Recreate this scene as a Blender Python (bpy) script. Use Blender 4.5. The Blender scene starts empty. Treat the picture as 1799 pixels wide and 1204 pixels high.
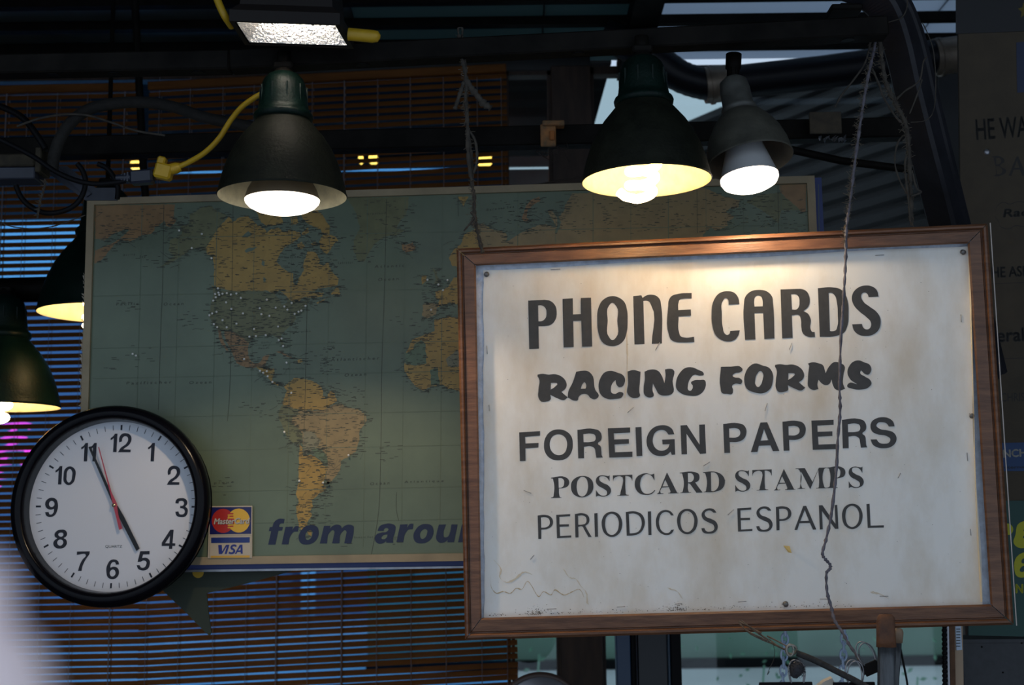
import bpy, math, random
from mathutils import Vector, Matrix
from mathutils.geometry import tessellate_polygon
random.seed(7)
sc = bpy.context.scene
COL = sc.collection
R_ = math.radians
# ------------------------------------------------------------------ camera
W_, H_, F_ = 1799.0, 1204.0, 2300.0
PITCH, ROLL = R_(7.9), R_(-0.7)
CAM = Vector((0, 0, 1.5))
fw = Vector((0, math.cos(PITCH), math.sin(PITCH)))
r0 = Vector((1, 0, 0)); u0 = r0.cross(fw)
rt = r0 * math.cos(ROLL) + u0 * math.sin(ROLL)
up = -r0 * math.sin(ROLL) + u0 * math.cos(ROLL)
cd = bpy.data.cameras.new('camera'); cam = bpy.data.objects.new('camera', cd); COL.objects.link(cam)
cd.sensor_width = 36.0; cd.lens = 36.0 * F_ / W_; cd.clip_start = 0.02; cd.clip_end = 400
cam.matrix_world = Matrix((( rt.x, up.x, -fw.x, CAM.x), (rt.y, up.y, -fw.y, CAM.y), (rt.z, up.z, -fw.z, CAM.z), (0, 0, 0, 1)))
cd.dof.use_dof = True; cd.dof.focus_distance = 2.43; cd.dof.aperture_fstop = 6.4
sc.camera = cam
# ------------------------------------------------------------------ sky, exposure
sc.view_settings.view_transform = 'Standard'; sc.view_settings.look = 'None'
sc.view_settings.exposure = 0.0; sc.view_settings.gamma = 1.0; sc.view_settings.use_curve_mapping = False
world = bpy.data.worlds.new('world'); sc.world = world; world.use_nodes = True
wn = world.node_tree; wn.nodes.clear()
wo = wn.nodes.new('ShaderNodeOutputWorld'); wb = wn.nodes.new('ShaderNodeBackground')
wt = wn.nodes.new('ShaderNodeTexCoord'); ws = wn.nodes.new('ShaderNodeSeparateXYZ'); wr = wn.nodes.new('ShaderNodeValToRGB')
wn.links.new(wt.outputs['Generated'], ws.inputs[0]); wn.links.new(ws.outputs['Z'], wr.inputs[0])
wn.links.new(wr.outputs[0], wb.inputs[0]); wn.links.new(wb.outputs[0], wo.inputs[0])
e = wr.color_ramp.elements
e[0].position = 0.0; e[0].color = (0.47, 0.545, 0.64, 1)
e[1].position = 0.6; e[1].color = (0.40, 0.49, 0.62, 1)
m_ = wr.color_ramp.elements.new(0.2); m_.color = (0.42, 0.53, 0.66, 1)
wb.inputs[1].default_value = 1.24

# ------------------------------------------------------------------ helpers
def ray(px, py):
    return fw + rt * ((px - W_ / 2) / F_) + up * ((H_ / 2 - py) / F_)
def at(px, py, Y):
    """world point on the vertical plane y = Y that the photo shows at this pixel"""
    d = ray(px, py); return CAM + d * (Y / d.y)
def pxs(Y):                       # metres per photo pixel at depth Y
    return Y / F_
class Plane:
    def __init__(s, O, X, Z):
        s.O = Vector(O) + Vector((0, 0, 1.5)); s.X = Vector(X).normalized()
        s.Z = (Vector(Z) - s.X * s.X.dot(Vector(Z))).normalized(); s.N = s.Z.cross(s.X) * 1.0
        if s.N.y > 0: s.N = -s.N
    def hit(s, px, py, off=0.0):
        d = ray(px, py); o = s.O + s.N * off
        return CAM + d * ((o - CAM).dot(s.N) / d.dot(s.N))
def empty(name, loc=(0, 0, 0)):
    o = bpy.data.objects.new(name, None); COL.objects.link(o); o.location = loc; o.empty_display_size = 0.05
    return o
def tag(o, label=None, cat=None, group=None, kind=None):
    if label: o['label'] = label
    if cat: o['category'] = cat
    if group: o['group'] = group
    if kind: o['kind'] = kind
    return o
class MB:
    def __init__(s): s.v = []; s.f = []; s.m = []; s.sm = []
    def add(s, vs, fs, m=0, smooth=False):
        b = len(s.v); s.v += [Vector(v) for v in vs]
        for f in fs: s.f.append([b + i for i in f]); s.m.append(m); s.sm.append(smooth)
        return s
    def box(s, c, d, M=None, m=0, bev=0.0):
        c = Vector(c); x, y, z = d[0] / 2, d[1] / 2, d[2] / 2
        if bev > 0:
            b = min(bev, x * .9, y * .9, z * .9); vs = []
            for sx in (-1, 1):
                for sy in (-1, 1):
                    for sz in (-1, 1):
                        vs += [(sx * (x - b), sy * (y - b), sz * z), (sx * (x - b), sy * y, sz * (z - b)), (sx * x, sy * (y - b), sz * (z - b))]
            def I(a, b_, c_, k): return (((a > 0) * 2 + (b_ > 0)) * 2 + (c_ > 0)) * 3 + k
            fs = []
            for t in (-1, 1):
                q = [(-1, -1), (1, -1), (1, 1), (-1, 1)]
                fs.append([I(a, b_, t, 0) for a, b_ in q]); fs.append([I(a, t, c_, 1) for a, c_ in q]); fs.append([I(t, a, c_, 2) for a, c_ in q])
                for t2 in (-1, 1):
                    fs.append([I(-1, t, t2, 0), I(1, t, t2, 0), I(1, t, t2, 1), I(-1, t, t2, 1)])
                    fs.append([I(t, -1, t2, 0), I(t, 1, t2, 0), I(t, 1, t2, 2), I(t, -1, t2, 2)])
                    fs.append([I(t, t2, -1, 1), I(t, t2, 1, 1), I(t, t2, 1, 2), I(t, t2, -1, 2)])
                    for t3 in (-1, 1): fs.append([I(t, t2, t3, 0), I(t, t2, t3, 1), I(t, t2, t3, 2)])
        else:
            vs = [(a * x, b_ * y, c_ * z) for a in (-1, 1) for b_ in (-1, 1) for c_ in (-1, 1)]
            fs = [(0, 1, 3, 2), (4, 6, 7, 5), (0, 4, 5, 1), (2, 3, 7, 6), (0, 2, 6, 4), (1, 5, 7, 3)]
        vs = [Vector(v) for v in vs]
        if M: vs = [M @ v for v in vs]
        return s.add([v + c for v in vs], fs, m)
    def lathe(s, prof, c=(0, 0, 0), n=40, M=None, m=0, smooth=True):
        c = Vector(c); vs = []; fs = []
        for (r, z) in prof:
            for k in range(n):
                a = 2 * math.pi * k / n; v = Vector((r * math.cos(a), r * math.sin(a), z))
                vs.append((M @ v if M else v) + c)
        for i in range(len(prof) - 1):
            for k in range(n):
                k2 = (k + 1) % n; fs.append((i * n + k, i * n + k2, (i + 1) * n + k2, (i + 1) * n + k))
        if prof[0][0] > 1e-6: pass
        return s.add(vs, fs, m, smooth)
    def disc(s, r, z, c=(0, 0, 0), n=40, M=None, m=0):
        c = Vector(c); vs = [Vector((r * math.cos(2 * math.pi * k / n), r * math.sin(2 * math.pi * k / n), z)) for k in range(n)]
        vs = [(M @ v if M else v) + c for v in vs]
        return s.add(vs, [list(range(n))], m)
    def tube(s, pts, r, n=10, m=0, rf=None, caps=True, flat=1.0):
        pts = [Vector(p) for p in pts]; vs = []; fs = []; prev = None
        for i, p in enumerate(pts):
            t = (pts[min(i + 1, len(pts) - 1)] - pts[max(i - 1, 0)]).normalized()
            if prev is None:
                a = Vector((0, 1, 0)) if abs(t.y) < 0.9 else Vector((1, 0, 0)); u = t.cross(a).normalized()
            else: u = (prev - t * prev.dot(t)).normalized()
            prev = u; w = t.cross(u); rr = r if rf is None else r * rf(i / max(1, len(pts) - 1), i)
            for k in range(n):
                a = 2 * math.pi * k / n; vs.append(p + u * (rr * math.cos(a)) + w * (rr * flat * math.sin(a)))
        for i in range(len(pts) - 1):
            for k in range(n):
                k2 = (k + 1) % n; fs.append((i * n + k, i * n + k2, (i + 1) * n + k2, (i + 1) * n + k))
        s.add(vs, fs, m, True)
        if caps:
            s.add(vs[:n], [list(range(n))[::-1]], m); s.add(vs[-n:], [list(range(n))], m)
        return s
    def prism(s, loop, d, m=0):      # closed loop of world points extruded by vector d
        loop = [Vector(p) for p in loop]; n = len(loop); d = Vector(d)
        tris = tessellate_polygon([loop])
        s.add(loop + [p + d for p in loop], [tuple(t) for t in tris] + [tuple(i + n for i in t) for t in tris] + [(i, (i + 1) % n, n + (i + 1) % n, n + i) for i in range(n)], m)
        return s
    def fill(s, loops, m=0):
        flat = [p for l in loops for p in l]
        return s.add(flat, [tuple(t) for t in tessellate_polygon(loops)], m)
    def build(s, name, mats, parent=None, loc=None, weld=False):
        if not isinstance(mats, (list, tuple)): mats = [mats]
        o_ = Vector((0, 0, 0))
        if parent is not None:
            p = parent
            while p is not None: o_ = o_ + Vector(p.location); p = p.parent
        elif loc is not None: o_ = Vector(loc)
        me = bpy.data.meshes.new(name); me.from_pydata([tuple(v - o_) for v in s.v], [], s.f)
        for mt in mats: me.materials.append(mt)
        me.polygons.foreach_set('material_index', s.m); me.polygons.foreach_set('use_smooth', s.sm)
        me.update()
        o = bpy.data.objects.new(name, me); COL.objects.link(o)
        if parent is not None: o.parent = parent
        elif loc is not None: o.location = loc
        return o
def cr(pts, k=8, closed=False):     # Catmull-Rom through points
    pts = [Vector(p) for p in pts]; out = []; n = len(pts)
    for i in range(n if closed else n - 1):
        p0 = pts[(i - 1) % n] if (closed or i > 0) else pts[i]; p1 = pts[i]; p2 = pts[(i + 1) % n]
        p3 = pts[(i + 2) % n] if (closed or i + 2 < n) else p2
        for j in range(k):
            t = j / k
            out.append(0.5 * ((2 * p1) + (p2 - p0) * t + (2 * p0 - 5 * p1 + 4 * p2 - p3) * t * t + (3 * p1 - p0 - 3 * p2 + p3) * t ** 3))
    if not closed: out.append(pts[-1])
    return out
def path(s, k=5):                   # outline text 'x,y ~x,y': ~ marks a smooth point
    P = []; S = []
    for tkn in s.split():
        S.append(tkn[0] == '~'); a, b = tkn.lstrip('~').split(','); P.append(Vector((float(a), float(b))))
    n = len(P); out = []
    def tan(i):
        a, b, c = P[i - 1], P[i], P[(i + 1) % n]; d1 = (b - a).length + 1e-6; d2 = (c - b).length + 1e-6
        t = (b - a) / d1 * d2 + (c - b) / d2 * d1
        return t.normalized() if t.length > 1e-6 else Vector((0, 0))
    for i in range(n):
        a, b = P[i], P[(i + 1) % n]; L = (b - a).length
        if not S[i] and not S[(i + 1) % n]: out.append(a); continue
        ha = a + (tan(i) * L * 0.36 if S[i] else (b - a) * 0.33); hb = b - (tan((i + 1) % n) * L * 0.36 if S[(i + 1) % n] else (b - a) * 0.33)
        for j in range(k):
            t = j / k; out.append(a * (1 - t) ** 3 + ha * 3 * t * (1 - t) ** 2 + hb * 3 * t * t * (1 - t) + b * t ** 3)
    return out
def glyph(g, dx=0, dy=0):           # -> loops in photo pixels
    ox, oy, s, paths = g
    return [[(ox + p.x / s + dx, oy + p.y / s + dy) for p in path(q)] for q in paths]
def tri_text(txt):                  # built-in font -> (verts2d, faces, width, height)
    cu = bpy.data.curves.new('t', 'FONT'); cu.body = txt; cu.resolution_u = 3
    ob = bpy.data.objects.new('t', cu); COL.objects.link(ob)
    bpy.context.view_layer.update()
    me = bpy.data.meshes.new_from_object(ob.evaluated_get(bpy.context.evaluated_depsgraph_get()))
    vs = [(v.co.x, v.co.y) for v in me.vertices]; fs = [tuple(p.vertices) for p in me.polygons]
    bpy.data.objects.remove(ob); bpy.data.curves.remove(cu); bpy.data.meshes.remove(me)
    xs = [v[0] for v in vs]; ys = [v[1] for v in vs]
    x0, x1, y0, y1 = min(xs), max(xs), min(ys), max(ys)
    return [((x - x0) / (x1 - x0), (y - y0) / (y1 - y0)) for x, y in vs], fs
def text_px(mb, txt, hit, bl, br, h, shear=0.0, m=0, bold=0.0):
    """text whose baseline runs from pixel bl to pixel br, cap height h pixels"""
    vs, fs = tri_text(txt); ax, ay = bl; bx, by = br; L = math.hypot(bx - ax, by - ay); ux, uy = (bx - ax) / L, (by - ay) / L; nx, ny = uy, -ux
    offs = [(0, 0)] if not bold else [(0, 0), (bold, 0), (-bold, 0), (0, bold), (0, -bold)]
    for qx, qy in offs:
        P = []
        for (x, y) in vs:
            X = x * L + y * h * shear + qx; Yh = y * h + qy
            P.append(hit(ax + ux * X + nx * Yh, ay + uy * X + ny * Yh))
        mb.add(P, fs, m)
# ------------------------------------------------------------------ materials
MATS = {}
def mat(name, col, rough=0.6, metal=0.0, var=0.0, vs=8.0, bump=0.0, bs=60.0, em=None, es=0.0, spec=0.5, stretch=(1, 1, 1), col2=None, trans=0.0, coat=0.0, det=6.0):
    m = bpy.data.materials.new(name); m.use_nodes = True; nt = m.node_tree; b = nt.nodes['Principled BSDF']
    b.inputs['Base Color'].default_value = (*col, 1); b.inputs['Roughness'].default_value = rough; b.inputs['Metallic'].default_value = metal
    b.inputs['Specular IOR Level'].default_value = spec; b.inputs['Coat Weight'].default_value = coat
    if em: b.inputs['Emission Color'].default_value = (*em, 1); b.inputs['Emission Strength'].default_value = es
    if var > 0 or bump > 0 or col2:
        tc = nt.nodes.new('ShaderNodeTexCoord'); mp = nt.nodes.new('ShaderNodeMapping'); mp.inputs['Scale'].default_value = stretch
        nt.links.new(tc.outputs['Object'], mp.inputs[0])
    if var > 0 or col2:
        nz = nt.nodes.new('ShaderNodeTexNoise'); nz.inputs['Scale'].default_value = vs; nz.inputs['Detail'].default_value = det; nz.inputs['Roughness'].default_value = 0.6
        nt.links.new(mp.outputs[0], nz.inputs[0])
        rp = nt.nodes.new('ShaderNodeValToRGB'); rp.color_ramp.elements[0].position = 0.32; rp.color_ramp.elements[1].position = 0.68
        c2 = col2 if col2 else tuple(min(1, c * (1 + var)) for c in col); c1 = col if col2 else tuple(c * (1 - var) for c in col)
        rp.color_ramp.elements[0].color = (*c1, 1); rp.color_ramp.elements[1].color = (*c2, 1)
        nt.links.new(nz.outputs[0], rp.inputs[0]); nt.links.new(rp.outputs[0], b.inputs['Base Color'])
    if bump > 0:
        n2 = nt.nodes.new('ShaderNodeTexNoise'); n2.inputs['Scale'].default_value = bs; n2.inputs['Detail'].default_value = 5
        nt.links.new(mp.outputs[0], n2.inputs[0]); bp = nt.nodes.new('ShaderNodeBump'); bp.inputs['Strength'].default_value = bump; bp.inputs['Distance'].default_value = 0.004
        nt.links.new(n2.outputs[0], bp.inputs['Height']); nt.links.new(bp.outputs[0], b.inputs['Normal'])
    MATS[name] = m; return m
def glassmat(name, tint=(0.95, 0.97, 0.97), gl=0.07, rough=0.02):
    m = bpy.data.materials.new(name); m.use_nodes = True; nt = m.node_tree; nt.nodes.clear()
    o = nt.nodes.new('ShaderNodeOutputMaterial'); mx = nt.nodes.new('ShaderNodeMixShader'); t = nt.nodes.new('ShaderNodeBsdfTransparent'); g = nt.nodes.new('ShaderNodeBsdfGlossy')
    t.inputs[0].default_value = (*tint, 1); g.inputs['Roughness'].default_value = rough; mx.inputs[0].default_value = gl
    nt.links.new(t.outputs[0], mx.inputs[1]); nt.links.new(g.outputs[0], mx.inputs[2]); nt.links.new(mx.outputs[0], o.inputs[0]); return m
def translucent(name, col, w=0.6):
    m = bpy.data.materials.new(name); m.use_nodes = True; nt = m.node_tree; nt.nodes.clear()
    o = nt.nodes.new('ShaderNodeOutputMaterial'); mx = nt.nodes.new('ShaderNodeMixShader'); t = nt.nodes.new('ShaderNodeBsdfTranslucent'); g = nt.nodes.new('ShaderNodeBsdfDiffuse')
    t.inputs[0].default_value = (*col, 1); g.inputs[0].default_value = (*col, 1); mx.inputs[0].default_value = 1 - w
    nt.links.new(t.outputs[0], mx.inputs[1]); nt.links.new(g.outputs[0], mx.inputs[2]); nt.links.new(mx.outputs[0], o.inputs[0]); return m
M_beam = mat('black_steel', (0.007, 0.006, 0.005), 0.6, 0.0, var=0.5, vs=14, bump=0.3, spec=0.08)
M_shade = mat('green_enamel', (0.002, 0.009, 0.0065), 0.42, var=0.35, vs=20, bump=0.2, bs=200, spec=0.16)
M_dust = mat('dusty_enamel', (0.009, 0.010, 0.006), 0.6, var=0.4, vs=30, bump=0.3, bs=150, spec=0.15)
M_cream = mat('cream_enamel', (0.72, 0.66, 0.45), 0.5, var=0.12, vs=60)
M_black = mat('black_rubber', (0.004, 0.004, 0.005), 0.5, spec=0.12)
M_blackgloss = mat('black_gloss', (0.003, 0.003, 0.005), 0.2, spec=0.13)
M_yellow = mat('yellow_plastic', (0.46, 0.28, 0.01), 0.45, var=0.15, vs=20)
M_wood = mat('walnut_frame', (0.095, 0.038, 0.018), 0.42, var=0.0, col2=(0.20, 0.088, 0.042), vs=14, stretch=(1, 1, 9), bump=0.15, bs=50)
M_woodh = mat('walnut_frame_cross', (0.095, 0.038, 0.018), 0.42, col2=(0.20, 0.088, 0.042), vs=14, stretch=(1, 9, 9), bump=0.15, bs=50)
M_dirt = mat('dirty_groove', (0.03, 0.02, 0.015), 0.9)
M_twine = mat('dusty_twine', (0.045, 0.038, 0.03), 0.95, var=0.4, vs=60)
M_fuzz = mat('twine_fluff', (0.11, 0.09, 0.065), 1.0)
M_steel = mat('dull_steel', (0.32, 0.32, 0.34), 0.35, 0.8, var=0.2, vs=40)
M_bluesteel = mat('grey_painted_metal', (0.022, 0.026, 0.040), 0.5, 0.0, var=0.3, vs=12)
M_glass = glassmat('sky_tinted_glass', (0.42, 0.74, 1.0), 0.05)  # blue of the sky light is put into the pane tint
M_glass2 = glassmat('green_window_glass', (0.80, 0.86, 0.84), 0.05)
# ------------------------------------------------------------------ traced lettering: origin x, origin y, units per pixel, outlines
A_, B_, C_, D_, E_, F2 = (920, 500, 10.03), (1080, 500, 10.03), (1240, 500, 10.03), (1400, 490, 10.03), (905, 730, 8.917), (930, 820, 8.917)
L1 = [(*A_, ["79,285 370,270 ~470,290 ~560,380 ~582,490 ~560,620 ~480,710 ~380,732 262,737 270,1130 97,1140", "255,370 ~310,368 ~385,420 ~402,505 ~380,600 ~310,648 260,650"]),
(*A_, ["685,256 865,243 870,527 1010,522 1005,237 1187,232 1207,1092 1030,1098 1015,638 872,643 882,1103 705,1110"]),
(*A_, ["~1565,205 ~1400,270 ~1315,420 ~1297,640 ~1320,860 ~1400,1030 ~1560,1088 ~1655,1070 ~1755,1000 ~1815,850 ~1833,643 ~1820,440 ~1775,310 ~1685,235", "~1560,325 ~1500,380 ~1482,640 ~1500,920 ~1565,980 ~1630,930 ~1650,640 ~1635,390"]),
(*B_, ["325,205 470,190 490,235 ~560,192 ~640,180 ~740,205 ~800,275 ~815,350 832,1040 652,1048 ~635,350 ~600,300 ~550,288 505,292 525,1050 348,1057"]),
(*B_, ["1355,150 ~1120,165 ~990,215 ~950,290 ~942,380 ~952,880 ~990,970 ~1080,1015 ~1180,1022 1403,1015 1397,922 ~1230,935 ~1160,910 ~1135,850 1125,565 1345,550 1340,440 1120,452 ~1122,330 ~1150,265 ~1210,250 1355,247"]),
(*C_, ["593,345 ~570,230 ~500,145 ~385,118 ~230,160 ~140,280 ~103,520 ~115,720 ~180,900 ~290,985 ~375,1005 ~500,980 ~570,905 600,808 430,820 ~415,870 ~375,890 ~330,860 ~300,760 ~283,520 ~300,290 ~350,238 ~390,265 403,355"]),
(*C_, ["692,975 ~672,350 ~690,230 ~780,130 ~930,95 ~1090,130 ~1170,220 ~1185,330 1210,950 1030,962 1010,502 858,505 875,968", "858,390 ~852,290 ~870,220 ~930,193 ~980,220 ~1000,280 1003,385"]),
(*C_, ["1315,88 1605,78 ~1685,80 ~1780,125 ~1820,200 ~1833,290 ~1805,390 1720,468 ~1805,520 ~1845,600 ~1850,800 ~1875,835 1918,835 1923,925 ~1805,922 ~1710,860 ~1683,750 ~1675,620 ~1645,545 1515,545 1530,940 1345,950", "1503,172 ~1600,180 ~1640,230 ~1650,310 ~1635,400 ~1600,438 1518,443"]),
(*D_, ["370,165 ~620,152 ~760,180 ~850,270 ~895,400 ~910,620 ~890,830 ~830,950 ~700,1005 403,1023", "558,250 ~610,248 ~670,300 ~705,420 ~720,640 ~715,830 ~680,910 ~620,925 582,922"]),
(*D_, ["1440,315 ~1400,190 ~1310,130 ~1215,118 ~1080,155 ~985,260 ~968,350 ~1000,460 ~1100,575 ~1230,680 ~1300,760 ~1305,830 ~1275,880 ~1225,893 ~1170,860 1145,795 973,803 ~1000,900 ~1080,980 ~1210,1008 ~1350,980 ~1440,900 ~1475,790 ~1465,680 ~1400,580 ~1280,490 ~1170,400 ~1133,320 ~1145,265 ~1195,242 ~1240,265 1265,325"])]
RR = (940, 625, 10.03, ["45,335 ~120,322 ~240,335 ~350,328 ~460,365 ~540,450 ~557,530 ~530,590 465,640 ~520,690 577,735 ~510,785 ~400,755 270,692 ~270,780 ~200,810 ~100,805 ~60,740 ~60,600 ~65,400 42,365", "280,482 ~340,480 ~390,492 ~350,550 275,600"])
I_ = (1090, 610, 10.03); J_ = (1250, 610, 10.03); K_ = (1390, 610, 10.03)
L2 = [RR, (940, 625, 10.03, ["725,285 ~820,268 ~930,275 ~990,320 ~1060,600 ~1120,720 ~1050,770 ~970,740 ~930,692 ~790,703 ~765,740 ~755,785 ~700,795 577,738 ~585,640 ~660,480", "805,585 ~845,490 ~870,470 ~895,500 ~900,550 890,582"]),
(940, 625, 10.03, ["1480,560 ~1440,520 1418,430 ~1370,480 ~1335,590 ~1345,650 ~1400,675 ~1500,640 ~1555,665 ~1540,720 ~1400,765 ~1250,755 ~1160,690 ~1122,580 ~1150,400 ~1230,295 ~1330,268 ~1450,300 ~1550,345 ~1585,410 ~1575,490 ~1540,545"]),
(*I_, ["125,430 ~220,405 355,435 ~345,600 ~335,800 ~345,860 ~270,897 ~180,880 ~130,830 ~135,650"]),
(*I_, ["425,435 ~500,403 ~670,425 ~720,490 775,635 ~795,500 785,395 ~850,383 ~925,395 ~920,600 ~915,820 ~800,855 ~680,830 ~630,750 572,640 ~565,760 ~580,870 ~540,888 ~430,850 ~410,720 ~430,560"]),
(*I_, ["1460,500 ~1400,505 ~1300,490 ~1230,560 ~1190,680 ~1195,755 ~1220,772 ~1270,730 1275,680 ~1245,620 ~1280,595 ~1400,580 ~1490,590 ~1505,650 ~1480,750 ~1390,840 ~1220,858 ~1060,810 ~985,730 ~980,620 ~1050,450 ~1140,370 ~1240,355 ~1380,405 ~1460,450 ~1470,480"]),
(*J_, ["165,348 ~340,345 ~520,355 ~548,400 ~520,435 ~400,470 ~372,505 ~400,530 ~500,550 ~540,590 ~530,640 ~420,645 ~365,680 ~380,760 ~365,822 ~270,825 ~190,812 ~155,700"]),
(*J_, ["~760,290 ~900,325 ~1020,370 ~1080,470 ~1080,600 ~1030,740 ~920,810 ~760,800 ~620,730 ~578,610 ~600,450 ~670,340", "~870,422 ~905,460 ~900,580 ~865,670 ~825,705 ~775,660 ~770,580 ~800,480"]),
(*K_, ["295,290 ~360,270 ~480,285 ~560,320 ~590,400 605,460 ~670,340 ~760,265 ~870,285 ~930,320 ~920,500 ~915,650 950,735 ~860,765 ~780,745 ~735,670 710,570 ~680,640 ~620,672 ~540,640 480,575 ~462,660 480,740 ~380,755 ~310,710 ~295,560 318,330"]),
(*K_, ["~1360,485 ~1300,475 ~1250,430 1230,410 ~1215,450 ~1300,520 ~1390,580 ~1415,640 ~1370,705 ~1220,750 ~1080,735 ~985,685 ~1020,635 1160,655 ~1030,555 ~990,440 ~1020,340 ~1100,255 ~1190,235 ~1290,270 ~1380,310 ~1410,370 ~1400,440"])]
N_ = (1085, 730, 8.917); O_ = (1260, 730, 8.917); Q_ = (1420, 720, 8.917); S_ = (1100, 820, 8.917); T_ = (1270, 810, 8.917); U_ = (1400, 810, 8.917)
H_F = (*E_, ["63,268 390,247 390,318 155,338 160,442 367,432 363,505 160,518 163,714 75,718"])
H_O = (*E_, ["~680,220 ~560,250 ~480,340 ~452,460 ~475,590 ~560,680 ~690,705 ~810,670 ~885,570 ~903,440 ~880,330 ~800,250", "~675,298 ~595,325 ~550,400 ~542,470 ~570,560 ~630,612 ~690,625 ~770,590 ~810,500 ~812,420 ~780,345 ~730,308"])
H_R = (*E_, ["975,228 ~1230,213 ~1320,245 ~1355,320 ~1345,390 ~1297,445 ~1335,480 ~1350,560 ~1358,630 1373,660 1272,665 ~1258,580 ~1245,520 ~1200,488 1078,492 1080,672 988,675", "1068,295 ~1200,288 ~1245,305 ~1262,350 ~1245,400 ~1200,415 1072,422"])
H_E = (*Q_, ["48,172 397,158 397,238 142,250 147,347 378,340 378,412 152,425 160,548 433,538 433,620 70,630"])
H_I = (*N_, ["280,187 373,183 388,635 298,640"])
H_G = (*N_, ["890,297 ~850,210 ~780,165 ~690,155 ~560,195 ~480,290 ~453,400 ~480,520 ~560,610 ~680,637 ~770,620 830,570 848,620 903,615 893,373 698,382 705,455 815,452 ~790,510 ~740,545 ~680,555 ~600,520 ~555,440 ~555,350 ~590,270 ~670,230 ~750,245 797,302"])
H_N = (*N_, ["985,158 1085,153 1285,460 1278,147 1368,143 1387,598 1292,605 1080,290 1088,608 1002,612"])
H_P = (*O_, ["93,135 ~320,123 ~410,150 ~455,220 ~455,290 ~410,375 ~330,413 197,420 203,587 112,590", "187,207 ~300,203 ~345,225 ~362,270 ~345,320 ~310,342 190,350"])
H_A = (*O_, ["677,113 783,108 975,558 873,563 835,470 652,478 630,572 527,577", "733,215 803,390 680,397"])
H_S = (*Q_, ["1353,262 ~1330,190 ~1260,135 ~1160,118 ~1060,140 ~990,195 ~975,270 ~1000,340 ~1080,385 ~1230,415 ~1285,460 ~1270,510 ~1190,535 ~1110,515 1070,465 977,468 ~1010,545 ~1080,590 ~1190,605 ~1310,575 ~1375,500 ~1378,420 ~1330,355 ~1240,325 ~1110,295 ~1068,250 ~1090,210 ~1160,198 ~1230,220 1262,265"])
L3 = [(H_F, 0, 0), (H_O, 0, 0), (H_R, 0, 0), (H_E, -357.5, 13.5), (H_I, 0, 0), (H_G, 0, 0), (H_N, 0, 0), (H_P, 0, 0), (H_A, 0, 0), (H_P, 104.2, -3.9), (H_E, 0, 0), (H_R, 464.8, -17.7), (H_S, 0, 0)]
R_P = (*F2, ["340,175 ~560,165 ~610,200 ~625,250 ~600,310 ~540,335 463,345 ~468,440 ~480,478 505,485 505,490 340,495 340,485 ~372,475 ~382,430 ~375,220 ~365,190 340,187", "455,182 ~510,185 ~540,215 ~545,260 ~530,310 ~490,332 460,333"])
R_O = (*F2, ["~825,147 ~730,175 ~665,240 ~652,320 ~675,410 ~750,470 ~825,482 ~920,455 ~985,390 ~1003,300 ~980,215 ~910,160", "~822,160 ~770,200 ~742,290 ~748,380 ~785,455 ~830,470 ~880,440 ~915,360 ~915,260 ~885,185"])
R_S = (*F2, ["1240,150 1257,135 1255,235 ~1220,180 ~1150,150 ~1100,165 ~1095,205 ~1150,255 ~1240,300 ~1278,370 ~1260,430 ~1200,465 ~1130,470 ~1075,458 1045,475 1042,365 ~1080,420 ~1150,458 ~1210,440 ~1215,395 ~1160,345 ~1080,300 ~1042,240 ~1060,170 ~1130,137 ~1200,145"])
R_T = (*T_, ["460,145 765,133 765,235 ~740,180 ~690,155 655,153 ~660,400 ~665,440 710,450 710,457 530,465 530,457 ~570,450 ~580,410 ~575,156 ~520,165 ~480,190 462,240"])
R_C = (*S_, ["440,110 443,220 ~400,150 ~330,118 ~260,150 ~222,240 ~228,340 ~270,410 ~340,428 ~400,410 450,365 455,380 ~400,430 ~310,445 ~210,420 ~150,350 ~135,270 ~165,170 ~240,120 ~320,105 ~400,125"])
R_A = (*S_, ["640,92 790,390 ~800,408 825,412 820,418 660,423 662,413 ~690,408 695,390 670,322 560,330 ~535,390 ~540,412 585,418 585,426 485,432 487,425 510,410", "612,205 570,312 662,310"])
R_R = (*S_, ["840,95 ~1070,87 ~1130,110 ~1150,165 ~1130,225 1080,248 ~1170,370 1195,400 1195,408 1100,410 1000,270 970,262 ~972,370 ~985,400 1018,403 1018,410 848,415 848,408 ~880,400 ~890,370 ~885,140 ~875,110 840,105", "967,103 ~1020,105 ~1055,140 ~1060,190 ~1030,235 970,248"])
R_D = (*S_, ["1205,90 ~1380,80 ~1480,115 ~1540,190 ~1545,270 ~1500,350 ~1400,393 1213,403 1215,395 ~1245,388 ~1253,360 ~1245,130 ~1235,105 1205,98", "1328,92 ~1390,95 ~1440,150 ~1455,240 ~1430,340 ~1370,385 1333,383"])
R_M = (*U_, ["-20,120 125,115 245,330 345,108 470,107 470,115 ~430,125 ~420,150 ~425,390 ~435,415 470,420 470,428 303,433 303,425 ~340,418 ~345,390 335,140 213,437 205,437 65,165 ~72,400 ~85,425 125,430 125,437 8,442 8,435 ~45,420 ~50,400 ~40,150 ~20,130 -20,128"])
L4 = [(R_P, 0, 0), (R_O, 0, 0), (R_S, 0, 0), (R_T, -244.9, 9.4), (R_C, 0, 0), (R_A, 0, 0), (R_R, 0, 0), (R_D, 0, 0), (R_S, 244.8, -8.8), (R_T, 0, 0), (R_A, 205.3, -6.3), (R_M, 0, 0), (R_P, 485.2, -17.6), (R_S, 444.2, -15.2)]
T_P = (*F2, ["130,768 ~240,758 ~330,785 ~370,850 ~360,920 ~290,975 187,990 187,1133 140,1137", "180,800 ~240,795 ~300,815 ~320,860 ~305,925 ~260,952 185,958"])
T_E = (*F2, ["420,758 640,745 638,778 470,790 472,908 620,905 620,940 475,945 480,1090 657,1080 657,1112 433,1123"])
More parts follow.
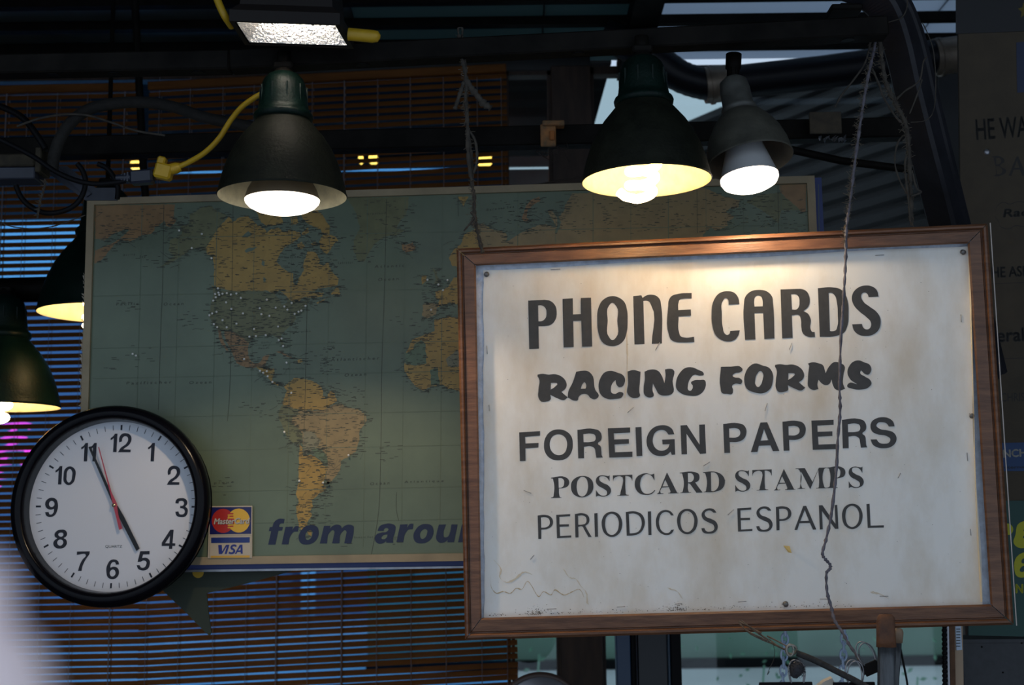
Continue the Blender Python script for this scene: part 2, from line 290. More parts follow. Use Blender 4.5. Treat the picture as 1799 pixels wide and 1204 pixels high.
T_R = (*F2, ["712,745 ~840,733 ~910,760 ~940,820 ~925,890 875,930 ~920,1010 975,1103 925,1105 ~860,990 ~830,940 765,945 770,1110 722,1113", "762,772 ~840,768 ~880,790 ~895,835 ~880,890 ~830,910 765,912"])
T_I = (*F2, ["1017,735 1067,730 1075,1100 1028,1103"])
T_O = (*F2, ["~1290,707 ~1190,745 ~1140,830 ~1137,940 ~1180,1050 ~1295,1105 ~1400,1055 ~1450,950 ~1445,830 ~1390,740", "~1290,740 ~1215,780 ~1188,870 ~1195,970 ~1230,1045 ~1295,1072 ~1365,1030 ~1400,930 ~1392,830 ~1350,765"])
T_D = (*S_, ["-5,712 ~150,705 ~240,745 ~290,840 ~280,950 ~220,1040 ~110,1080 10,1085", "42,742 ~130,738 ~205,775 ~243,860 ~235,950 ~190,1020 ~110,1045 55,1047"])
T_C = (*S_, ["747,765 ~700,705 ~620,680 ~530,710 ~475,800 ~468,900 ~500,1000 ~560,1055 ~640,1075 ~710,1050 752,988 707,992 ~680,1030 ~630,1043 ~560,1010 ~520,920 ~520,820 ~560,735 ~620,712 ~670,725 705,767"])
T_S = (*S_, ["1415,722 ~1380,675 ~1310,655 ~1220,685 ~1182,750 ~1205,820 ~1290,875 ~1370,920 ~1380,980 ~1320,1020 ~1250,1008 1225,965 1178,968 ~1200,1025 ~1300,1052 ~1390,1030 ~1435,950 ~1410,870 ~1330,820 ~1250,785 ~1230,735 ~1270,695 ~1320,690 1368,722"])
T_A = (*T_, ["1258,708 1305,705 1463,1075 1412,1078 1365,975 1200,978 1165,1083 1120,1085", "1282,770 1350,940 1213,945"])
T_N = (*U_, ["345,698 400,695 605,990 592,693 632,690 650,1065 600,1067 392,785 405,1073 360,1077"])
T_L = (*U_, ["1090,678 1138,673 1155,1015 1363,1010 1363,1045 1110,1052"])
L5 = [(T_P, 0, 0), (T_E, 0, 0), (T_R, 0, 0), (T_I, 0, 0), (T_O, 0, 0), (T_D, 0, 0), (T_I, 94, -3.2), (T_C, 0, 0), (T_O, 132.4, -4.9), (T_S, 0, 0), (T_E, 318.1, -11.5), (T_S, 96.4, -3.4), (T_P, 418.5, -15.1), (T_A, 0, 0), (T_N, 0, 0), (T_O, 422.3, -13.9), (T_L, 0, 0)]
# italic lettering on the map
V_ = (460, 900, 10.0); X_ = (650, 890, 10.0)
M_r = (*V_, ["415,262 545,255 535,315 ~590,250 650,248 635,342 ~560,350 ~510,410 468,568 348,568"])
M_o = (*V_, ["~900,232 ~770,250 ~680,340 ~645,440 ~680,540 ~800,570 ~900,540 ~980,450 ~1000,350 ~970,260", "~850,318 ~790,350 ~762,430 ~800,492 ~850,470 ~885,400 ~885,335"])
LM = [((*V_, ["400,122 385,200 ~340,200 ~310,225 305,260 372,265 355,325 292,328 238,572 110,572 165,335 122,333 140,265 185,262 ~215,180 ~300,120"]), 0, 0), (M_r, 0, 0), (M_o, 0, 0),
((*V_, ["1092,242 1205,240 1195,290 ~1250,240 ~1320,222 ~1390,245 1405,285 ~1460,240 ~1540,222 ~1610,250 ~1615,320 1570,550 1448,550 1490,350 ~1465,318 ~1410,350 1362,550 1235,550 1278,350 ~1255,318 ~1190,360 1145,552 1018,552"]), 0, 0),
((*X_, ["130,430 ~170,350 ~260,310 ~380,308 ~445,345 ~445,420 ~405,590 410,638 285,638 285,610 ~220,650 ~130,645 ~85,590 ~110,500 ~200,460 ~300,440 ~325,400 ~290,378 ~250,395 240,430", "310,490 ~230,510 ~200,560 ~240,580 ~290,550"]), 0, 0),
(M_r, 201.5, -4.2), (M_o, 201.6, -2),
((*X_, ["1210,322 1335,318 ~1290,480 ~1305,540 ~1370,530 ~1400,470 1430,318 1538,318 1475,628 1360,630 1365,590 ~1290,635 ~1200,625 ~1160,560 ~1170,480"]), 0, 0),
((*X_, ["1615,318 1730,315 1722,365 ~1790,312 ~1870,312 ~1925,360 ~1915,440 1870,628 1750,628 1795,420 ~1765,390 ~1715,430 1672,628 1548,630"]), 0, 0)]
# clock numerals
N1 = (80, 730, 10.03, ["1222,325 1268,322 1250,648 1190,648 1203,400 ~1175,425 1145,438 1147,402 ~1195,365"])
N2 = (80, 730, 10.03, ["1300,480 ~1298,400 ~1345,330 ~1420,315 ~1495,350 ~1515,420 ~1480,510 ~1400,575 1370,600 1502,605 1498,650 1278,650 ~1320,580 ~1430,490 ~1455,425 ~1440,380 ~1405,368 ~1360,395 1345,460"])
N0 = (80, 730, 10.03, ["~435,900 ~350,940 ~318,1060 ~335,1190 ~405,1232 ~480,1195 ~525,1080 ~515,950", "~430,945 ~385,985 ~372,1070 ~380,1160 ~410,1185 ~445,1160 ~468,1075 ~465,985"])
N9 = (60, 840, 10.03, ["192,605 255,600 ~270,640 ~300,645 ~340,610 350,545 ~300,560 ~230,540 ~193,460 ~230,380 ~305,350 ~385,375 ~418,460 ~405,580 ~360,660 ~285,690 ~215,665", "~310,405 ~262,455 ~290,510 ~340,500 ~355,440"])
N6 = (170, 920, 10.03, ["395,722 337,728 ~320,685 ~280,685 ~245,730 238,780 ~300,762 ~370,790 ~392,860 ~355,950 ~280,985 ~200,955 ~170,860 ~190,720 ~250,645 ~310,635 ~375,665", "~290,812 ~240,840 ~230,890 ~265,935 ~310,920 ~330,860"])
N8 = (60, 910, 10.03, ["~475,210 ~390,240 ~358,300 ~375,345 410,360 ~350,410 ~337,470 ~375,525 ~455,545 ~540,515 ~578,440 ~560,385 520,360 ~570,320 ~580,270 ~545,220", "~470,262 ~425,295 ~460,333 ~505,320 ~510,275", "~465,385 ~410,420 ~420,475 ~460,493 ~505,460 ~505,405"])
N7 = (60, 910, 10.03, ["755,595 980,592 975,640 ~890,770 ~850,860 835,938 772,938 ~800,840 ~850,740 ~910,660 752,655"])
N5 = (170, 920, 10.03, ["765,490 932,487 930,545 815,548 800,610 ~870,605 ~930,650 ~935,720 ~900,800 ~810,830 ~730,800 702,735 755,735 ~780,775 ~830,778 ~870,730 ~868,670 ~820,655 775,675 718,680"])
N4 = (170, 920, 10.03, ["1295,112 1355,110 1335,350 1385,352 1380,395 1333,397 1330,450 1270,450 1275,397 1143,397 1145,340", "1290,220 1205,350 1280,352"])
N3 = (308, 875.5, 10.0, ["0,90 ~20,25 ~100,0 ~190,25 ~212,90 175,150 ~215,190 ~218,245 ~190,310 ~105,335 ~20,305 0,240 55,235 ~75,280 ~110,288 ~155,270 ~158,205 ~120,180 85,180 85,135 ~125,135 ~152,100 ~135,55 ~95,48 ~65,60 58,95"])
CLK = [('12', [(N1, 0, 0), (N2, 0, 0)]), ('1', [(N1, 65.8, 16.3)]), ('2', [(N2, 85.5, 57.3)]), ('3', [(N3, 0, 0)]), ('4', [(N4, 0, 0)]), ('5', [(N5, 0, 0)]), ('6', [(N6, 0, 0)]), ('7', [(N7, 0, 0)]), ('8', [(N8, 0, 0)]), ('9', [(N9, 0, 0)]), ('10', [(N1, -96.8, 56.9), (N0, 0, 0)]), ('11', [(N1, -51.6, 16.3), (N1, -36.4, 16.3)])]
# map land outlines (photo pixels = origin + units / scale)
a1 = (155, 340, 6.173); a2 = (355, 360, 6.173); a3 = (350, 500, 6.173); a4 = (460, 640, 6.173); a6 = (600, 330, 6.173); a7 = (670, 480, 5.475); a8 = (840, 310, 6.919); a9 = (1200, 280, 6.919); a0 = (0, 0, 1)
LAND = {
'orange': [(*a1, ["75,130 940,118 930,260 955,300 930,330 890,368 840,350 830,290 760,350 715,370 720,400 680,440 600,450 520,490 450,520 370,510 325,520 250,590 210,640 150,715 70,765 70,620 150,590 260,540 330,500 410,430 450,400 400,390 300,425 230,470 170,510 75,490"]),
 (*a9, ["1170,310 1500,290 1490,640 1430,635 1180,400"]),
 (*a3, ["270,500 380,515 440,560 545,600 530,700 530,760 560,830 600,860 650,850 700,780 760,765 740,820 715,880 700,900 640,890 570,910 480,890 400,850 380,790 350,720 310,640 275,560"]),
 (*a3, ["205,490 235,500 250,580 290,660 320,720 290,715 235,640 210,560"]),
 (*a3, ["820,730 900,730 950,760 1010,800 950,785 880,745"]),
 (*a6, ["650,610 690,620 730,610 770,592 800,640 790,680 700,705 655,660"]),
 (*a8, ["740,240 760,290 680,340 600,420 590,500 630,545 560,545 530,520 560,440 580,360 640,290"])],
'olive': [(*a1, ["1100,230 1250,145 1340,140 1400,190 1500,240 1460,300 1360,480 1280,600 1290,640 1200,590 1120,600 1010,680 900,750 780,800 850,740 930,680 870,620 890,500 980,470 1020,420 1000,360 1090,330 1100,260"]),
 (*a3, ["150,45 200,70 700,70 780,100 870,60 940,140 1000,190 1080,190 1160,180 1200,150 1220,130 1190,190 1150,240 1110,290 1040,330 1050,370 1010,430 930,500 890,550 910,620 920,680 890,660 870,590 800,555 700,550 620,570 560,600 545,640 500,600 420,540 380,515 280,500 200,490 150,430 110,350 120,250 150,130"]),
 (*a6, ["60,112 730,100 720,200 700,290 640,360 590,440 690,460 620,510 470,530 370,600 300,700 250,800 180,790 130,680 130,590 200,430 150,260"]),
 (*a6, ["990,880 1030,900 1040,960 1070,1000 1060,1050 1000,1040 1020,990"]),
 (*a9, ["760,520 900,440 1170,400 1430,620 1200,620 1160,780 1000,650 860,560"]),
 (*a4, ["225,435 300,470 390,500 400,540 330,580 320,640 400,700 440,760 430,860 350,860 270,780 210,640 175,550 200,480"])],
'yellow': [(*a2, ["290,120 330,190 400,140 500,125 560,180 600,220 680,260 700,310 740,270 830,250 900,300 960,270 1060,300 1070,340 1000,400 930,440 880,480 830,560 810,620 860,680 920,720 990,745 990,850 1030,870 1050,790 1100,720 1100,640 1140,510 1230,510 1280,600 1260,640 1320,660 1370,620 1400,720 1480,800 1470,870 1400,890 1260,905 1200,960 1320,950 1300,1000 1180,1010 1100,1000 1040,1060 960,1040 900,980 840,920 780,970 700,930 330,935 160,900 130,870 130,640 110,550 60,540 40,480 150,290"]),
 (*a2, ["580,60 760,100 850,120 880,200 800,225 700,230 640,190"]),
 (*a2, ["1090,70 1250,60 1310,110 1340,170 1390,240 1380,320 1450,350 1480,390 1430,420 1380,510 1350,540 1280,470 1270,400 1310,330 1290,270 1200,230 1130,190 1080,130"]),
 (*a2, ["960,140 1030,120 1040,200 970,225"]), (*a2, ["1030,430 1080,400 1115,450 1090,475 1040,465"]), (*a2, ["1180,420 1230,400 1250,430 1200,450"]), (*a2, ["1080,310 1150,240 1160,300 1090,330"]),
 (*a2, ["1400,960 1470,880 1500,960 1480,985 1400,975"]), (*a2, ["95,865 160,905 130,915"]), (*a2, ["1240,1060 1340,1020 1290,1060 1250,1075"]),
 (*a3, ["600,880 700,900 720,910 810,910 815,960 790,1040 840,1075 880,1085 850,1100 790,1070 740,1000 670,950"]), (*a3, ["1065,820 1110,810 1120,840 1070,850"]),
 (*a4, ["240,240 290,200 350,150 440,155 560,190 630,230 665,290 660,340 700,370 740,290 790,320 815,400 760,440 660,500 560,500 470,500 430,500 300,470 220,430 250,350 270,280"]),
 (*a4, ["410,870 440,900 450,1000 520,980 650,1050 660,1100 720,1110 680,1250 660,1290 700,1340 690,1370 620,1400 600,1430 540,1480 555,1540 520,1600 545,1630 500,1700 490,1740 510,1760 430,1800 400,1760 380,1650 370,1550 400,1500 370,1400 395,1300 400,1180 405,1000"]),
 (*a4, ["490,1810 545,1800 540,1870 500,1850"]), (*a6, ["1260,100 1380,98 1345,150 1325,210 1290,150"]), (*a6, ["870,960 920,950 920,1010 870,1050"]),
 (*a6, ["1165,760 1230,660 1290,620 1330,510 1430,460 1550,400 1600,430 1600,600 1600,900 1200,850"]),
 (*a7, ["520,180 640,140 700,40 900,60 900,300 720,300 660,285 590,310 540,330 560,260 520,230"]),
 (*a7, ["510,450 640,420 800,440 900,500 900,1150 800,1160 700,1120 640,1110 600,1080 480,1090 400,1130 330,1090 270,1020 225,950 220,880 240,760 300,640 380,610 420,590 510,560"])],
'tan': [(*a4, ["390,500 560,505 660,500 780,440 860,430 930,470 1040,490 1130,550 1140,610 1060,720 1055,840 1020,950 960,990 860,1050 850,1150 760,1266 720,1276 680,1240 720,1110 700,1000 650,950 560,910 470,970 440,860 440,760 400,700 320,640 330,580 400,540"]),
 (*a7, ["400,300 460,290 550,290 520,400 440,435 390,410"]),
 (*a0, ["840,396 849,393 859,402 876,405 889,410 891,417 888,426 912,411 927,404 950,394 966,396 976,400 972,388 964,376 962,370 970,371 980,384 985,378 992,368 993,360 1002,346 1006,340 1240,331 1270,345 1300,352 1298,364 1281,367 1275,372 1290,381 1277,390 1278,398 1258,406 1248,400 1235,412 1240,520 1200,620 1120,700 1000,760 860,640"])],
'grey': [(*a4, ["450,720 560,740 640,840 600,900 560,920 480,980 445,900"]), (*a7, ["620,830 730,740 800,800 760,900 640,900"])],
'sea': [(*a3, ["820,110 870,70 930,140 960,190 900,220 860,150"]), (*a2, ["460,500 500,470 600,455 540,500 480,520"]), (*a2, ["430,350 470,310 500,285 550,320 510,345"]), (*a2, ["650,590 680,620 675,670 645,650"]), (*a2, ["665,780 690,800 685,840 665,830"]), (*a8, ["950,470 985,500 1010,560 960,690 930,680 960,600"])],
'green': [(*a4, ["560,920 640,920 700,990 720,1060 690,1100 650,1060 570,980"]), (*a7, ["320,680 385,645 425,680 435,870 330,890 230,870 230,770 300,740"]), (*a7, ["470,930 540,910 560,1080 480,1080"])],
}
PINS = [(314.6, 405.1), (354.6, 411.3), (336.8, 435.9), (371.4, 453.9), (233, 622), (238.8, 625)]
PINS += [(350 + x / 6.173, 500 + y / 6.173) for x, y in [(203,43),(173,103),(208,89),(217,112),(251,101),(299,93),(344,109),(403,98),(179,139),(152,175),(451,146),(291,194),(348,265),(188,297),(140,314),(110,334),(253,388),(159,431),(194,462),(299,465),(404,425),(474,314),(594,482),(545,566),(615,559),(721,550),(855,457),(894,587),(862,603),(910,668),(733,165),(829,252),(923,238),(957,273),(1002,201),(1152,232),(1107,284),(1076,296),(1035,319),(657,257),(674,322),(761,341),(946,848),(659,937),(694,958),(732,941),(742,996),(794,1057),(998,1176),(487,808)]]
PINS += [(499.4, 759.4), (612.3, 800), (525.9, 845.2), (567.4, 848.3), (751.1, 491.7), (770.1, 500.1), (786.3, 492.3), (778.2, 510.1), (757.5, 544.5)]
SG = Plane((0.4003, 2.4503, 0.1667), (0.9975, -0.068, 0.0182), (-0.0213, -0.0454, 0.9987))
MP = Plane((-0.1417, 2.8314, 0.3311), (0.9986, -0.0522, 0.0056), (-0.0057, -0.0023, 1.0))
ck = 2.79 / 2.7193
CK = Plane((-0.8206 * ck, 2.7193 * ck, 0.0474 * ck), (0.9989, -0.0429, -0.0166), (0.0189, 0.0543, 0.9983))
YB = 4.6                                                    # back wall depth
# ------------------------------------------------------------------ setting: ground, street, shell
M_ground = mat('pale_paving', (0.75, 0.76, 0.78), 0.9, var=0.12, vs=0.6)
g = MB(); g.box((0, 20, -0.05), (120, 140, 0.1)); tag(g.build('ground', M_ground), 'pale street paving beyond and in front of the stall', kind='structure')
M_floor = mat('dark_floor', (0.10, 0.09, 0.08), 0.8, var=0.3, vs=3)
g = MB(); g.box((0, 3.1, 0.02), (5.2, 3.9, 0.05)); tag(g.build('floor', M_floor), kind='structure')
M_dwall = mat('dark_wall', (0.05, 0.05, 0.05), 0.8, var=0.2, vs=2)
g = MB(); g.box((0, YB + 0.05, 0.45), (5.2, 0.1, 0.85)); tag(g.build('wall_back', M_dwall), kind='structure')
g = MB(); g.box((-2.6, 3.0, 1.6), (0.1, 3.9, 3.2)); tag(g.build('wall_left', M_dwall), kind='structure')
g = MB(); g.box((2.6, 3.0, 1.6), (0.1, 3.9, 3.2)); tag(g.build('wall_right', M_dwall), kind='structure')
# ceiling of separate sheets on purlins
ZC = 1.5 + 1.69
ceil = empty('ceiling', (0, 3, ZC)); tag(ceil, kind='structure')
M_c1 = mat('dark_ceiling_sheet', (0.06, 0.08, 0.08), 0.45, var=0.3, vs=4)
M_c2 = translucent('dim_skylight_sheet', (0.13, 0.19, 0.19), 0.5)
M_c3 = translucent('frosted_skylight_sheet', (0.62, 0.68, 0.74), 0.65)
xs = [(-2.6, -1.5, M_c1), (-1.5, -0.52, M_c1), (-0.52, 0.12, M_c2), (0.12, 0.46, M_c2), (0.46, 1.45, M_c3), (1.45, 2.6, M_c3)]
for (xa, xb, mt) in xs:
    b = MB(); b.box(((xa + xb) / 2, 4.3, ZC + 0.01), (xb - xa + 0.004, 0.70, 0.012)); b.build('ceiling_sheet', mt, ceil)
    b = MB(); b.box(((xa + xb) / 2, 2.15, ZC + 0.008), (xb - xa + 0.004, 3.6, 0.012)); b.build('ceiling_sheet', M_c1, ceil)
for yy, hh in ((4.02, 0.03), (4.22, 0.03), (4.42, 0.045)):
    b = MB(); b.box((0, yy, ZC - hh / 2), (5.2, 0.035, hh)); b.build('purlin', M_beam, ceil)
b = MB(); b.box((at(1120, 10, 4.3).x, 4.2, ZC - 0.04), (0.095, 0.9, 0.07)); b.build('rafter', M_beam, ceil)
# posts and windows in the back wall
M_post = mat('dark_brown_post', (0.05, 0.028, 0.018), 0.6, var=0.4, vs=6, stretch=(6, 6, 1), bump=0.1)
zb, zt = 0.87, ZC - 0.05
def vbox(name, px0, px1, Y, th, mt, z0=zb, z1=zt, py=1160, par=None):
    xa, xb = at(px0, py, Y).x, at(px1, py, Y).x; b = MB(); b.box(((xa + xb) / 2, Y, (z0 + z1) / 2), (xb - xa, th, z1 - z0), bev=0.003)
    return b.build(name, mt, par, loc=None if par else ((xa + xb) / 2, Y, z0))
tag(vbox('trim_1', 984, 1058, YB, 0.10, M_post), 'dark brown wooden post right of the narrow window', kind='structure')
tag(vbox('trim_2', 1700, 1790, YB, 0.10, M_dwall), kind='structure')
tag(vbox('trim_3', -260, -215, YB, 0.10, M_post), kind='structure')
tag(vbox('trim_4', -260, 1058, YB, 0.06, M_dwall, z0=ZC - .06, z1=ZC + .01), kind='structure')
def window(n, px0, px1, rails):
    xa, xb = at(px0, 1160, YB).x, at(px1, 1160, YB).x
    w = empty('window_%d' % n, ((xa + xb) / 2, YB, zb)); tag(w, kind='structure')
    b = MB(); b.box(((xa + xb) / 2, YB + 0.01, (zb + zt) / 2), (xb - xa, 0.006, zt - zb)); b.build('pane', M_glass if n == 1 else M_glass2, w)
    b = MB()
    for z in (zb + 0.01, zt - 0.01): b.box(((xa + xb) / 2, YB, z), (xb - xa, 0.05, 0.03))
    for x in (xa + 0.006, xb - 0.006): b.box((x, YB, (zb + zt) / 2), (0.012, 0.05, zt - zb))
    b.build('window_frame', M_post, w)
    return w
window(1, -215, 898, 0); window(2, 899, 984, 0); window(3, 1058, 1700, 0)
# outside: canopy over the left and middle windows
M_can = mat('dark_canopy', (0.008, 0.008, 0.008), 0.9, spec=0.1)
xr = at(1066, 150, 5).x
cny = empty('canopy', (0, 5.6, 3.2)); tag(cny, 'dark outdoor canopy above the windows with the brown blinds', 'canopy')
g = MB(); g.prism([(-4.5, 4.75, 1.5 + 1.72), (xr, 4.75, 1.5 + 1.72), (xr, 6.5, 1.5 + 1.86), (-4.5, 6.5, 1.5 + 1.86)], (0, 0, 0.05)); g.build('roof_sheet', M_can, cny)
za, zb_, zc_, zd_ = [at(900, y, 6.5).z for y in (262, 293, 299, 376)]; M_fas = mat('grey_fascia', (0.20, 0.17, 0.17), 0.7)
for z0_, z1_ in ((za + .06, zb_), (zc_, zd_)): g = MB(); g.box(((xr - 4.5) / 2, 6.5, (z0_ + z1_) / 2), (xr + 4.5, .03, z0_ - z1_)); g.build('fascia_board', M_fas, cny)
# street building and kerb, seen low through the right hand window
M_gb = mat('green_stucco', (0.24, 0.38, 0.30), 0.8, col2=(0.15, 0.24, 0.18), vs=0.7, det=2)
bl = empty('street_building', (3, 15.5, 0)); tag(bl, 'blurred grey green building across the street seen below the sign', 'building')
gb = at(1200, 1163, 14)
b = MB(); b.box((3.2, 16.0, 2.1), (9.5, 4, 4.2)); b.build('wall', M_gb, bl)
b = MB(); b.box((3.2, 13.93, 0.05), (9.5, 0.2, 0.09)); b.build('base_course', M_black, bl)
for k in range(6):
    b = MB(); b.box((-0.6 + k * 1.5, 13.98, 1.25), (0.9, 0.08, 0.7)); b.build('window', mat('street_window_%d' % k, (0.38, 0.50, 0.44) if k % 2 else (0.26, 0.38, 0.32), 0.7), bl)
M_grey = mat('grey_render', (0.50, 0.42, 0.52), 0.8)
b = MB(); b.box((-0.3, 24, 2.7), (6, 4, 5.4)); b.box((-0.3, 22, 5.46), (6.3, 0.4, 0.12))
tag(b.build('grey_building', M_grey, loc=(-0.6, 24, 0)), 'distant grey blue building behind the middle of the blinds', 'building')
b = MB(); b.box((-7.4, 21, 2.45), (7.4, 4, 4.9)); b.box((-7.4, 19, 4.96), (7.6, 0.4, 0.12))
tag(b.build('low_building', M_grey, loc=(-7.4, 21, 0)), 'distant low grey building behind the left end of the blinds', 'building')
M_leaf = mat('bright_leaves', (0.22, 0.44, 0.30), 0.7)
for (px, py, Y, n, lab) in [(1330, 1170, 9.5, 30, 'blurred leafy shrub outdoors under the middle of the sign'), (1600, 1190, 9.5, 18, 'blurred leafy shrub outdoors right of the rusty bar'), (935, 1150, 9.5, 22, 'blurred leafy shrub outdoors in the narrow window by the blinds')]:
    c = at(px, py, Y); b = MB()
    for i in range(n):
        p = c + Vector((random.gauss(0, .22), random.gauss(0, .15), random.gauss(0, .16))); a = random.random() * 6.28; s = random.uniform(.015, .03)
        d1 = Vector((math.cos(a), .3, math.sin(a))) * s; d2 = Vector((-math.sin(a), .2, math.cos(a))) * s * .5
        b.add([p - d1, p + d2, p + d1, p - d2, p + Vector((0, .01, 0))], [(0, 1, 4), (1, 2, 4), (2, 3, 4), (3, 0, 4)])
    b.tube([(c.x, c.y, 0), (c.x + .05, c.y, c.z)], 0.007, 6)
    tag(b.build('shrub', M_leaf, loc=(c.x, c.y, 0)), lab, 'shrub', 'shrubs in the street')
# distant lights seen through the blinds
M_warm = mat('warm_lamp_glow', (1, .8, .4), em=(1, 0.22, 0.02), es=14)
for (px, py, w, lab) in [(239, 291, 17, 'warm distant light shining through the blinds above the left end of the map'), (634, 280, 7, 'small warm distant light left of the brighter one above the map'), (656, 279.5, 15, 'warm distant light shining through the blinds above the map centre'), (851, 282, 26, 'warm distant light shining through the blinds beside the dark twine')]:
    c = at(px, py, 6.2); s = pxs(6.2); b = MB(); b.box(c, (w * s, .05, 16 * s), bev=.008, m=0); b.box(c + Vector((0, .03, 0)), (w * s * 1.15, .02, 18 * s), m=1); b.box(Vector((c.x, c.y + .03, (c.z + 3.335) / 2)), (.008, .008, 3.335 - c.z), m=1)
    tag(b.build('distant_lamp', [M_warm, M_black], loc=c), lab, 'lamp', 'distant lights behind the blinds')
M_neon = mat('magenta_neon', (1, .1, .8), em=(1.0, 0.03, 0.16), es=5)
c = at(22, 800, 7.0); b = MB()
for k in range(5):
    p = [(c.x + .12 * math.cos(a / 5) + random.uniform(-.03, .03) - .02, c.y, c.z - .14 + .07 * k + .03 * math.sin(a / 4)) for a in range(0, 26)]
    b.tube(p, .006, 6)
tag(b.build('neon_sign', M_neon, loc=c), 'blurred magenta neon glow behind the blinds left of the clock', 'neon sign')

# ------------------------------------------------------------------ wooden slat blinds
M_slat = mat('red_brown_slat', (0.16, 0.060, 0.014), 0.5, var=0.25, vs=5, stretch=(1, 8, 8), spec=0.15)
M_cord = mat('blind_cord', (0.24, 0.20, 0.20), 0.9)
def blind(px0, px1, slope, ytop, ybot, lab, cords, Y=4.45):
    midx = (px0 + px1) / 2; s = pxs(Y); n = int((ybot - ytop) / 12.3)
    c0 = at(midx, ytop, Y); root = empty('slat_blind', c0); tag(root, lab, 'blind', None)
    L = (px1 - px0) * s; tl = Matrix.Rotation(math.atan(slope + 0.0122), 4, 'Y')
    w, ph, N = 0.0172, R_(72), 5; vs = []
    for x in (-L / 2, L / 2):
        for j in range(N):
            u = (j / (N - 1) - .5); y = u * w * math.cos(ph); z = u * w * math.sin(ph) + 0.0006 * (1 - 4 * u * u)
            for t in (0, 0.0012): vs.append(tl @ Vector((x, y, z - t)))
    fs = []
    for j in range(N - 1):
        a, b_ = 2 * j, 2 * (j + 1); A = 2 * N
        fs += [(a, b_, A + b_, A + a), (a + 1, A + a + 1, A + b_ + 1, b_ + 1)]
    fs += [(0, 2 * N, 2 * N + 1, 1), (2 * N - 2, 2 * N - 1, 4 * N - 1, 4 * N - 2)]
    me = bpy.data.meshes.new('slat'); me.from_pydata([tuple(v) for v in vs], [], fs); me.materials.append(M_slat)
    for k in range(n):
        o = bpy.data.objects.new('slat', me); COL.objects.link(o); o.parent = root
        p = at(midx, ytop + 12.3 * (k + 1), Y); o.location = p - c0 + Vector((0, 0, random.gauss(0, .0007))); o.rotation_euler = (random.gauss(0, .035), random.gauss(0, .0016), 0)
    b = MB(); b.box(c0, (L, .045, .03), M=tl.to_3x3().to_4x4(), bev=.003); b.build('headrail', M_slat, root)
    for cx in cords:
        for dy in (-.015, .015):
            b = MB(); pt = at(cx, ytop, Y); pb = at(cx + 2, ybot, Y); sh = (cx - midx) * 0
            b.tube([pt + Vector((0, dy, 0)), Vector((pt.x, pb.y + dy, pb.z))], 0.0011 if cx % 3 else .0022, 5); b.build('ladder_cord', M_cord, root)
    return root
blind(-235, 254, -0.022, 160, 1290, 'red brown slatted blind behind the clock and hanging lamps at the far left', [15, 52, 104, 157, 222], 4.50)
blind(250, 902, -0.052, 138, 1290, 'wide red brown slatted blind behind the map, hanging slightly askew', [283, 337, 394, 448, 498, 550, 606, 664, 721, 779, 838, 880])

# ------------------------------------------------------------------ right hand window surroundings
M_sid = mat('grey_corrugated_metal', (0.020, 0.018, 0.020), 0.6, 0.0, var=0.25, vs=5, spec=.3)
# corrugated wall of the next stall, receding to the left
a = R_(-31); dS = Vector((math.sin(a), math.cos(a), 0)); P0 = at(1700, 3, 5.0); nS = Vector((dS.y, -dS.x, 0))
if nS.y > 0: nS = -nS
sid = empty('metal_siding', (P0.x, P0.y, 0)); tag(sid, 'dark corrugated metal wall receding behind the right end of the map', 'wall')
rows = 26; hr = 0.075; top = P0.z
for k in range(rows):
    b = MB(); z1 = top - k * hr; Q = [P0 + dS * -1.2, P0 + dS * 8]
    pr = [(0, z1), (.012, z1 - hr * .12), (.012, z1 - hr * .55), (-.012, z1 - hr * .72), (-.012, z1 - hr * .92), (0, z1 - hr)]
    vs = [Vector((q.x, q.y, z)) + nS * o_ for q in Q for (o_, z) in pr]
    b.add(vs, [(i, i + 1, len(pr) + i + 1, len(pr) + i) for i in range(len(pr) - 1)]); b.build('corrugation', M_sid, sid)
# duct with couplings and a curved hose
M_duct = mat('black_duct', (0.006, 0.006, 0.009), 0.4, spec=.25)
Yd = 4.2; dt = empty('duct', at(1450, 120, Yd)); tag(dt, 'thick black pipe with curved hose end behind the right hand lamps', 'pipe')
b = MB(); b.tube([at(1262, 148, Yd), at(1440, 128, Yd), at(1585, 108, Yd), at(1640, 100, Yd)], 0.056, 20); b.build('pipe', M_duct, dt)
b = MB(); b.tube(cr([at(1060, 60, Yd), at(1100, 78, Yd), at(1150, 103, Yd), at(1195, 134, Yd), at(1240, 148, Yd), at(1266, 148, Yd)]), 0.052, 20, rf=lambda t, i: 1 + .03 * (i % 2)); b.build('hose', M_duct, dt)
M_brass = mat('pale_coupling', (0.20, 0.16, 0.12), 0.4, 0.4, var=0.3, vs=20)
for (x0, y0, x1, y1) in ((1238, 150, 1276, 146), (1640, 101, 1690, 95)):
    b = MB(); b.tube([at(x0, y0, Yd), at(x1, y1, Yd)], 0.061, 24, m=0); b.tube([at(x0 + 8, y0, Yd), at(x0 + 14, y0 - 1, Yd)], 0.065, 24); b.build('coupling', M_brass, dt)

